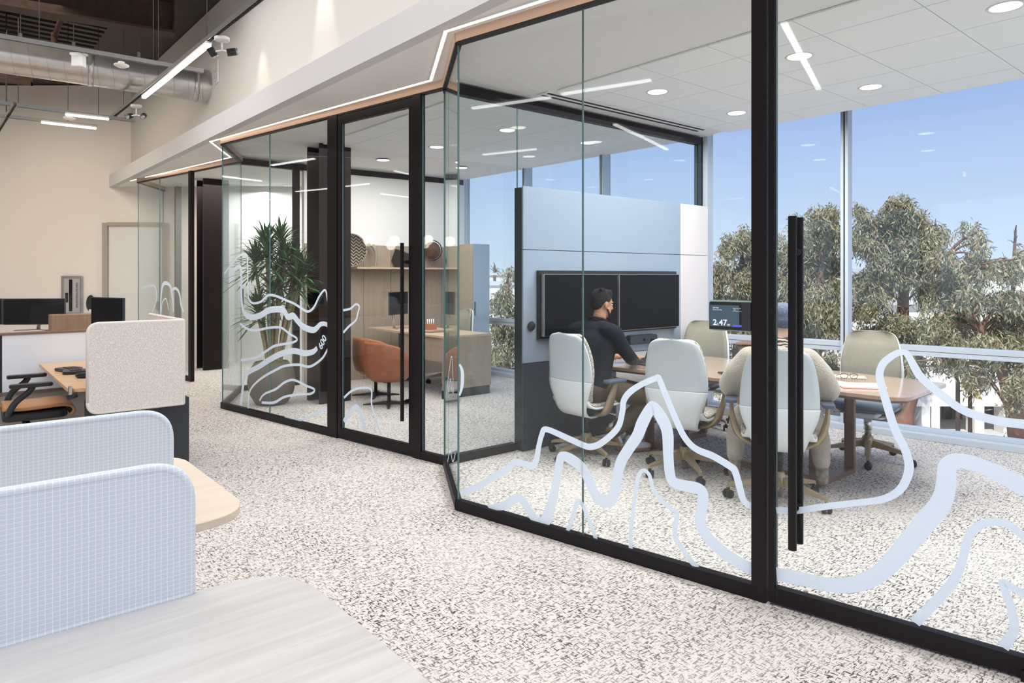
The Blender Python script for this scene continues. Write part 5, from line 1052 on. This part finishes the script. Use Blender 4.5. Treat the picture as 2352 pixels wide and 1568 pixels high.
# perforated white plate hanging on the upper wall
p = fz(497, 160, 3.6); gq = on(497, SL0+NS*.28, DS); gr_ = thing('wall_grille', 'small pale louvred grille on the upper wall beside the spotlights', 'vent', (gq.x, gq.y, H-(165-V0)*gq.y/F), rotz(DS))
gh = 52*gq.y/F; MB().box((0, 0, 0), (.16, .012, gh)).build('plate', M_soffit, gr_)
for i in range(14): MB().box((0, -.009, -gh/2+gh*(i+.5)/14), (.13, .008, .006)).build('louvre', mat('louvre', (.55, .53, .52), .7) if i == 0 else bpy.data.materials['louvre'], gr_)
# wall washing spots on the upper wall
for u, v, e_ in ((743, 55, 26), (601, 205, 14)):
    q = on(u, SL0+NS*.28, DS); q.z = H-(v-V0)*q.y/F; l = bpy.data.lights.new('wall_wash_spot', 'SPOT'); l.energy = e_; l.spot_size = R(38); l.spot_blend = .8; l.color = (1, .9, .76); l.shadow_soft_size = .03
    o = bpy.data.objects.new('wall_wash_spot', l); COL.objects.link(o); o.location = q-NS*.22+Z*.75; o.rotation_euler = Vector((NS.x*.22, NS.y*.22, -.75)).to_track_quat('-Z', 'Y').to_euler()
# ---------------------------------------------------------------- linear pendant lamps behind the camera; the glass mirrors them
def mirror(p, P, n): return p-n*(2*(p-P).dot(n))
def refl(segs, P, n, zf, grp, cat='lamp'):
    for i, (a, b, c_, d) in enumerate(segs):
        p = mirror(fz(a, b, zf), P, n); q = mirror(fz(c_, d, zf), P, n); p.z = q.z = zf
        t = lamp('suspended linear lamp of the open office behind the viewer', p, q, zf, M_lamp, .05, grp)
        hangers(t, [((p.x*.8+q.x*.2), (p.y*.8+q.y*.2), zf+.04), ((p.x*.2+q.x*.8), (p.y*.2+q.y*.8), zf+.04)])
refl([(1290, 219, 1495, 187), (1085, 251, 1265, 226), (1110, 357, 1232, 344), (1412, 288, 1478, 318), (1482, 320, 1532, 345), (1800, 57, 1880, 207)], C0, nA, 3.5, 'pendant lamps of the open office')
refl([(625, 381, 722, 366), (680, 441, 757, 434), (795, 429, 848, 423), (907, 394, 951, 404), (875, 446, 940, 454), (569, 455, 655, 463), (509, 406, 600, 417)], B0, nB, 3.5, 'pendant lamps of the open office')
M_globe = emitmat('globe_lamp', (1, .82, .66), 9)
for u, v, r in ((847, 553, .12), (906, 552, .11), (898, 563, .11), (984, 551, .11), (977, 560, .10)):
    Yv = 15.5; p = Vector(((u-U0)/F*Yv, Yv, H-(v-V0)*Yv/F)); p = mirror(p, B0, nB)
    t = thing('pendant_globe', 'round glowing pendant lamp of the open office behind the viewer', 'lamp', tuple(p), 0, 'round pendant lamps'); MB().ell((0, 0, 0), r, 16, 10).build('shade', M_globe, t); MB().cyl((0, 0, r), (0, 0, 4.9-p.z), .004, 6).build('cord', M_rod, t)
# ================================================================ outside
GZ = -5.4
g_ = MB().prism([(-60, 14), (140, 14), (140, 240), (-60, 240)], GZ-.2, GZ).prism([(8, -20), (140, -20), (140, 14), (8, 14)], GZ-.2, GZ); struct(g_.build('ground', mat('pale_asphalt', (.66, .64, .61), .9, noise=.2, nscale=.3)))
M_stucco = mat('white_stucco', (.78, .74, .68), .9, noise=.05, nscale=1); M_roofm = mat('pale_roof', (.62, .63, .64), .8); M_dglass = mat('dark_glass', (.03, .035, .06), .15); M_brnframe = mat('brown_frame', (.18, .12, .09), .6); M_navy = mat('navy_panel', (.045, .045, .12), .5)
bd = thing('office_building', 'white stucco building with dark glazed entrances behind the eucalyptus', 'building', (0, 0, 0))
Yb = 30.0
def bx(u, v, y=Yb): return ((u-U0)/F*y, H-(v-V0)*y/F)
def wallp(u0, v0, u1, v1, name, m, y=Yb, d=.3, yo=0):
    x0, z0_ = bx(u0, v0, y); x1, z1_ = bx(u1, v1, y); return MB().box(((x0+x1)/2, y+yo+d/2, (z0_+z1_)/2), (abs(x1-x0), d, abs(z1_-z0_))).build(name, m, bd)
wallp(1880, 875, 2900, 933, 'fascia', M_stucco, d=4); wallp(1700, 690, 3000, 870, 'upper_wall', M_stucco, Yb+4, .3); wallp(2165, 770, 2240, 872, 'navy_panel', M_navy, Yb+3.9, .1); wallp(1700, 690, 3000, 700, 'parapet', M_roofm, Yb+3.7, .6)
x0, _ = bx(1700, 0); MB().box(((x0+45)/2, Yb+3.3, GZ+3.4/2), (45-x0, .2, 3.6)).build('recessed_wall', M_stucco, bd)
for u in (2128, 2148, 2250, 2316, 2420, 2550): x_, _z = bx(u, 0); MB().box((x_, Yb+.3, (GZ+bx(0, 933)[1])/2), (.42, .6, bx(0, 933)[1]-GZ)).build('column', M_stucco, bd)
for u0, u1 in ((2086, 2126), (2168, 2208), (2262, 2300), (2350, 2400)):
    x0, z0_ = bx(u0, 933, Yb+3); x1, z1_ = bx(u1, 1030, Yb+3); w_ = MB().box(((x0+x1)/2, Yb+3.1, (z0_+GZ)/2), (x1-x0, .1, z0_-GZ)).build('glazed_entrance', M_dglass, bd)
    for k in (0, .5, 1): MB().box((x0+(x1-x0)*k, Yb+3.0, (z0_+GZ)/2), (.07, .08, z0_-GZ)).build('frame', M_brnframe, w_)
    if u0 == 2168:
        MB().box((x0+.12, Yb+3.03, bx(0, 968, Yb+3)[1]), (.13, .01, .2)).build('notice', M_paper, w_); MB().box((x0+.62, Yb+3.03, bx(0, 975, Yb+3)[1]), (.16, .01, .22)).build('notice', M_paper, w_)
b2 = thing('far_building', 'long low white building with a flat roof far behind the trees', 'building', (0, 0, 0))
for u0, v0, u1, v1, y, nm in ((1640, 640, 2352, 700, 75, 'wall'), (2085, 622, 2400, 660, 62, 'wall'), (1040, 632, 1230, 664, 80, 'wall'), (1100, 655, 1240, 700, 60, 'wall')):
    x0, z0_ = bx(u0, v0, y); x1, z1_ = bx(u1, v1, y); o = MB().box(((x0+x1)/2, y+5, (z0_+GZ)/2), (x1-x0, 10, z0_-GZ)).build(nm, M_stucco, b2); MB().box(((x0+x1)/2, y+5, z0_+.15), (x1-x0+.4, 10.4, .3)).build('roof_edge', M_roofm, o)
rng = np.random.default_rng(5)
def leaves(lobes, Y, dens, lw, ll, droop=.8, depth=.9):
    """drooping leaves spread through round lobes; lobes in pixels at distance Y"""
    C_ = []; Rr = []
    lobes = [(u+rng.normal()*r*.48, v+rng.normal()*r*.45, r*rng.uniform(.34, .56)) for u, v, r in lobes for _ in range(6)]
    for u, v, r in lobes:
        y = Y+rng.uniform(-1, 1)*1.2; C_.append(((u-U0)/F*y, y, H-(v-V0)*y/F)); Rr.append(r*y/F)
    allc = []
    for c_, r in zip(C_, Rr):
        ns = int(dens*r*r)
        d = rng.normal(size=(ns, 3)); d /= np.linalg.norm(d, axis=1)[:, None]; rad = r*(rng.uniform(.35, 1.12, ns)**.6)[:, None]; s0 = np.array(c_)+d*rad*np.array([1, depth, .95])
        sway = rng.normal(size=(ns, 3))*np.array([.10, .10, .02])                                   # strands hanging from tufts
        k = 9; t = np.arange(k)/k
        pts = s0[:, None, :]+sway[:, None, :]*t[None, :, None]*2+np.array([0, 0, -1])*(t[None, :, None]*rng.uniform(.25, .6, (ns, 1, 1)))
        pts += rng.normal(size=pts.shape)*.035; allc.append(pts.reshape(-1, 3))
    P = np.concatenate(allc); n = len(P)
    ax = rng.normal(size=(n, 3))*np.array([.55, .55, .45])+np.array([0, 0, -droop]); ax /= np.linalg.norm(ax, axis=1)[:, None]
    sd = np.cross(ax, rng.normal(size=(n, 3))); sd /= np.linalg.norm(sd, axis=1)[:, None]+1e-9
    L = rng.uniform(.6, 1.2, n)[:, None]*ll; W = rng.uniform(.7, 1.3, n)[:, None]*lw
    V = np.stack([P, P+ax*L*.45+sd*W, P+ax*L, P+ax*L*.45-sd*W], 1).reshape(-1, 3)
    return V, n, C_
def leafmesh(name, V, n, mt, parent):
    me = bpy.data.meshes.new(name); me.vertices.add(4*n); me.vertices.foreach_set('co', V.astype(np.float32).ravel()); me.loops.add(4*n); me.loops.foreach_set('vertex_index', np.arange(4*n, dtype=np.int32))
    me.polygons.add(n); me.polygons.foreach_set('loop_start', np.arange(0, 4*n, 4, dtype=np.int32)); me.update(calc_edges=True); me.materials.append(mt)
    o = bpy.data.objects.new(name, me); COL.objects.link(o); o.parent = parent; o['kind'] = 'stuff'; return o
M_euc = foliage_mat('eucalyptus_leaf', [(.23, .235, .125), (.32, .31, .18), (.44, .40, .26), (.15, .155, .08), (.36, .24, .14), (.27, .27, .15), (.50, .46, .32)])
M_pine = foliage_mat('pine_needles', [(.10, .13, .07), (.16, .19, .10), (.07, .09, .05), (.20, .22, .13)]); M_yel = foliage_mat('yellow_fronds', [(.62, .46, .10), (.50, .38, .12), (.70, .56, .22), (.30, .28, .10)])
M_bark = mat('reddish_bark', (.26, .13, .085), .85, noise=.5, nscale=3, bump=.5, bscale=12); M_bark2 = mat('grey_bark', (.16, .11, .09), .85, noise=.4, nscale=3)
def tree(label, lobes, Y, trunk, dens=560, mt=None, bark=None, group='eucalyptus trees outside', lw=.019, ll=.21, name='eucalyptus_tree'):
    u0 = trunk[0][0]; t = thing(name, label, 'tree', ((u0-U0)/F*Y, Y, GZ), 0, group); t_inv = Matrix.Translation((-(u0-U0)/F*Y, -Y, -GZ))
    V, n, C_ = leaves(lobes, Y, dens, lw, ll); V = V-np.array([(u0-U0)/F*Y, Y, GZ]); leafmesh('foliage', V, n, mt or M_euc, t)
    O_ = Vector(((u0-U0)/F*Y, Y, GZ)); tp = [Vector(((u-U0)/F*Y, Y+.2*math.sin(i*1.7), H-(v-V0)*Y/F))-O_ for i, (u, v, r) in enumerate(trunk)]
    tp[0].z = 0; MB().tube(spline(tp, 4), [float(x) for x in np.interp(np.linspace(0, len(trunk)-1, 4*(len(trunk)-1)+1), range(len(trunk)), [r*Y/F for _, _, r in trunk])], 10).build('trunk', bark or M_bark, t)
    mid = [p for p in tp]
    for i, c_ in enumerate(C_[::4]):
        c_ = Vector(c_)-O_; b = min(mid, key=lambda q: (q-c_).length+(2 if q.z > c_.z else 0)); k = b.lerp(c_, .5)+Vector((0, 0, .15))
        MB().tube(spline([b, k, c_], 4), [.05-.0045*j for j in range(9)], 7).build('branch', bark or M_bark, t)
tree('tallest eucalyptus with a reddish trunk right of the window mullion', [(2070, 490, 42), (2105, 505, 40), (2035, 530, 42), (2080, 560, 55), (2140, 540, 42), (1990, 500, 34), (1975, 560, 42), (2010, 610, 50), (2120, 590, 42), (2050, 640, 38), (1980, 660, 48), (2030, 720, 50), (1990, 760, 48), (2105, 740, 46), (2050, 790, 44), (1975, 830, 44), (2100, 810, 40), (2140, 660, 34), (2085, 460, 20), (2060, 455, 16)], 24, [(2085, 1160, 26), (2080, 960, 24), (2090, 880, 20), (2066, 800, 17), (2078, 700, 12), (2084, 630, 10), (2075, 560, 6)])
tree('eucalyptus seen between the black post and the window mullion', [(1885, 500, 34), (1862, 535, 38), (1905, 530, 38), (1885, 590, 50), (1850, 640, 46), (1905, 660, 48), (1865, 710, 50), (1905, 750, 44), (1850, 780, 44), (1838, 505, 20), (1908, 480, 18)], 22, [(1875, 1160, 18), (1870, 900, 14), (1880, 760, 12), (1878, 620, 8), (1885, 540, 5)], bark=M_bark2)
tree('eucalyptus in the narrow window left of the black post', [(1672, 560, 28), (1700, 548, 26), (1715, 600, 36), (1668, 625, 34), (1700, 670, 42), (1665, 700, 34), (1722, 535, 20), (1735, 650, 40), (1690, 740, 36), (1640, 690, 30)], 26, [(1700, 1120, 14), (1695, 850, 11), (1700, 700, 8), (1700, 590, 5)], bark=M_bark2)
tree('low eucalyptus filling the window below the transom', [(1680, 830, 50), (1740, 800, 46), (1800, 820, 48), (1860, 850, 50), (1920, 830, 42), (1790, 620, 40), (1800, 700, 48), (1770, 740, 44), (1640, 800, 40), (1800, 560, 30)], 27, [(1790, 1120, 14), (1788, 850, 11), (1795, 700, 7), (1800, 600, 5)], bark=M_bark2, dens=480)
tree('broad leaning eucalyptus at the right picture edge', [(2165, 590, 34), (2230, 520, 18), (2242, 550, 20), (2232, 590, 24), (2200, 620, 38), (2262, 610, 32), (2310, 610, 34), (2345, 590, 28), (2180, 670, 38), (2250, 680, 40), (2325, 680, 46), (2290, 750, 46), (2345, 760, 46), (2205, 760, 40), (2150, 730, 30), (2345, 850, 40), (2300, 800, 36), (2350, 930, 44), (2390, 700, 60), (2400, 850, 60), (2255, 850, 16), (2160, 815, 22), (2105, 845, 20), (2200, 815, 28), (2255, 790, 34), (2150, 770, 30)], 20, [(2350, 1180, 22), (2345, 980, 18), (2300, 850, 14), (2240, 760, 12), (2190, 640, 9), (2170, 600, 5)], dens=560)
tree('eucalyptus outside the side office window', [(1165, 660, 22), (1150, 700, 30), (1175, 730, 32), (1140, 750, 30), (1160, 790, 34), (1130, 820, 34), (1180, 850, 36), (1200, 780, 40), (1220, 700, 30), (1175, 620, 14)], 24, [(1165, 1120, 13), (1162, 850, 10), (1168, 740, 7), (1165, 650, 4)])
def pine(label, u, v0, v1, Y, w_):
    lob = []
    for k in range(7): lob.append((u+(-1)**k*w_*(.35+.09*k)*(.9 if k else .1), v0+(v1-v0)*k/7, w_*.42))
    tree(label, lob, Y, [(u, v1+500, 5), (u, v1+60, 4), (u, (v0+v1)/2, 3), (u, v0, 1.5)], dens=16, mt=M_pine, bark=M_bark2, group='distant pines', lw=.05, ll=.5, name='pine_tree')
pine('distant dark pine standing alone at the far right', 2330, 522, 600, 60, 26); pine('distant pine behind the eucalyptus crowns', 2145, 515, 640, 60, 40); pine('tiny pine on the skyline of the side office window', 1136, 608, 640, 80, 18)
pine('pine rising behind the gap between the two big eucalyptus', 2100, 600, 650, 70, 40)
for u, v, r, lab in ((2048, 850, 14, 'yellow-green frond clump beside the reddish trunk'), (2228, 855, 20, 'yellow palm fronds before the navy panel'), (2200, 700, 26, 'yellow-green bush behind the leaning eucalyptus')):
    Y = 21; t = thing('palm', lab, 'palm', ((u-U0)/F*Y, Y, GZ), 0, 'yellow palms outside'); V, n, C_ = leaves([(u, v, r), (u+2, v+r, r*.8)], Y, 500, .02, .22); V = V-np.array([(u-U0)/F*Y, Y, GZ]); leafmesh('fronds', V, n, M_yel, t)
    MB().cyl((0, 0, 0), (0, 0, H-(v-V0)*Y/F-GZ), .07, 10, .05).build('trunk', M_bark2, t)
print('TRIS', sum(len(m.polygons) for m in bpy.data.meshes))
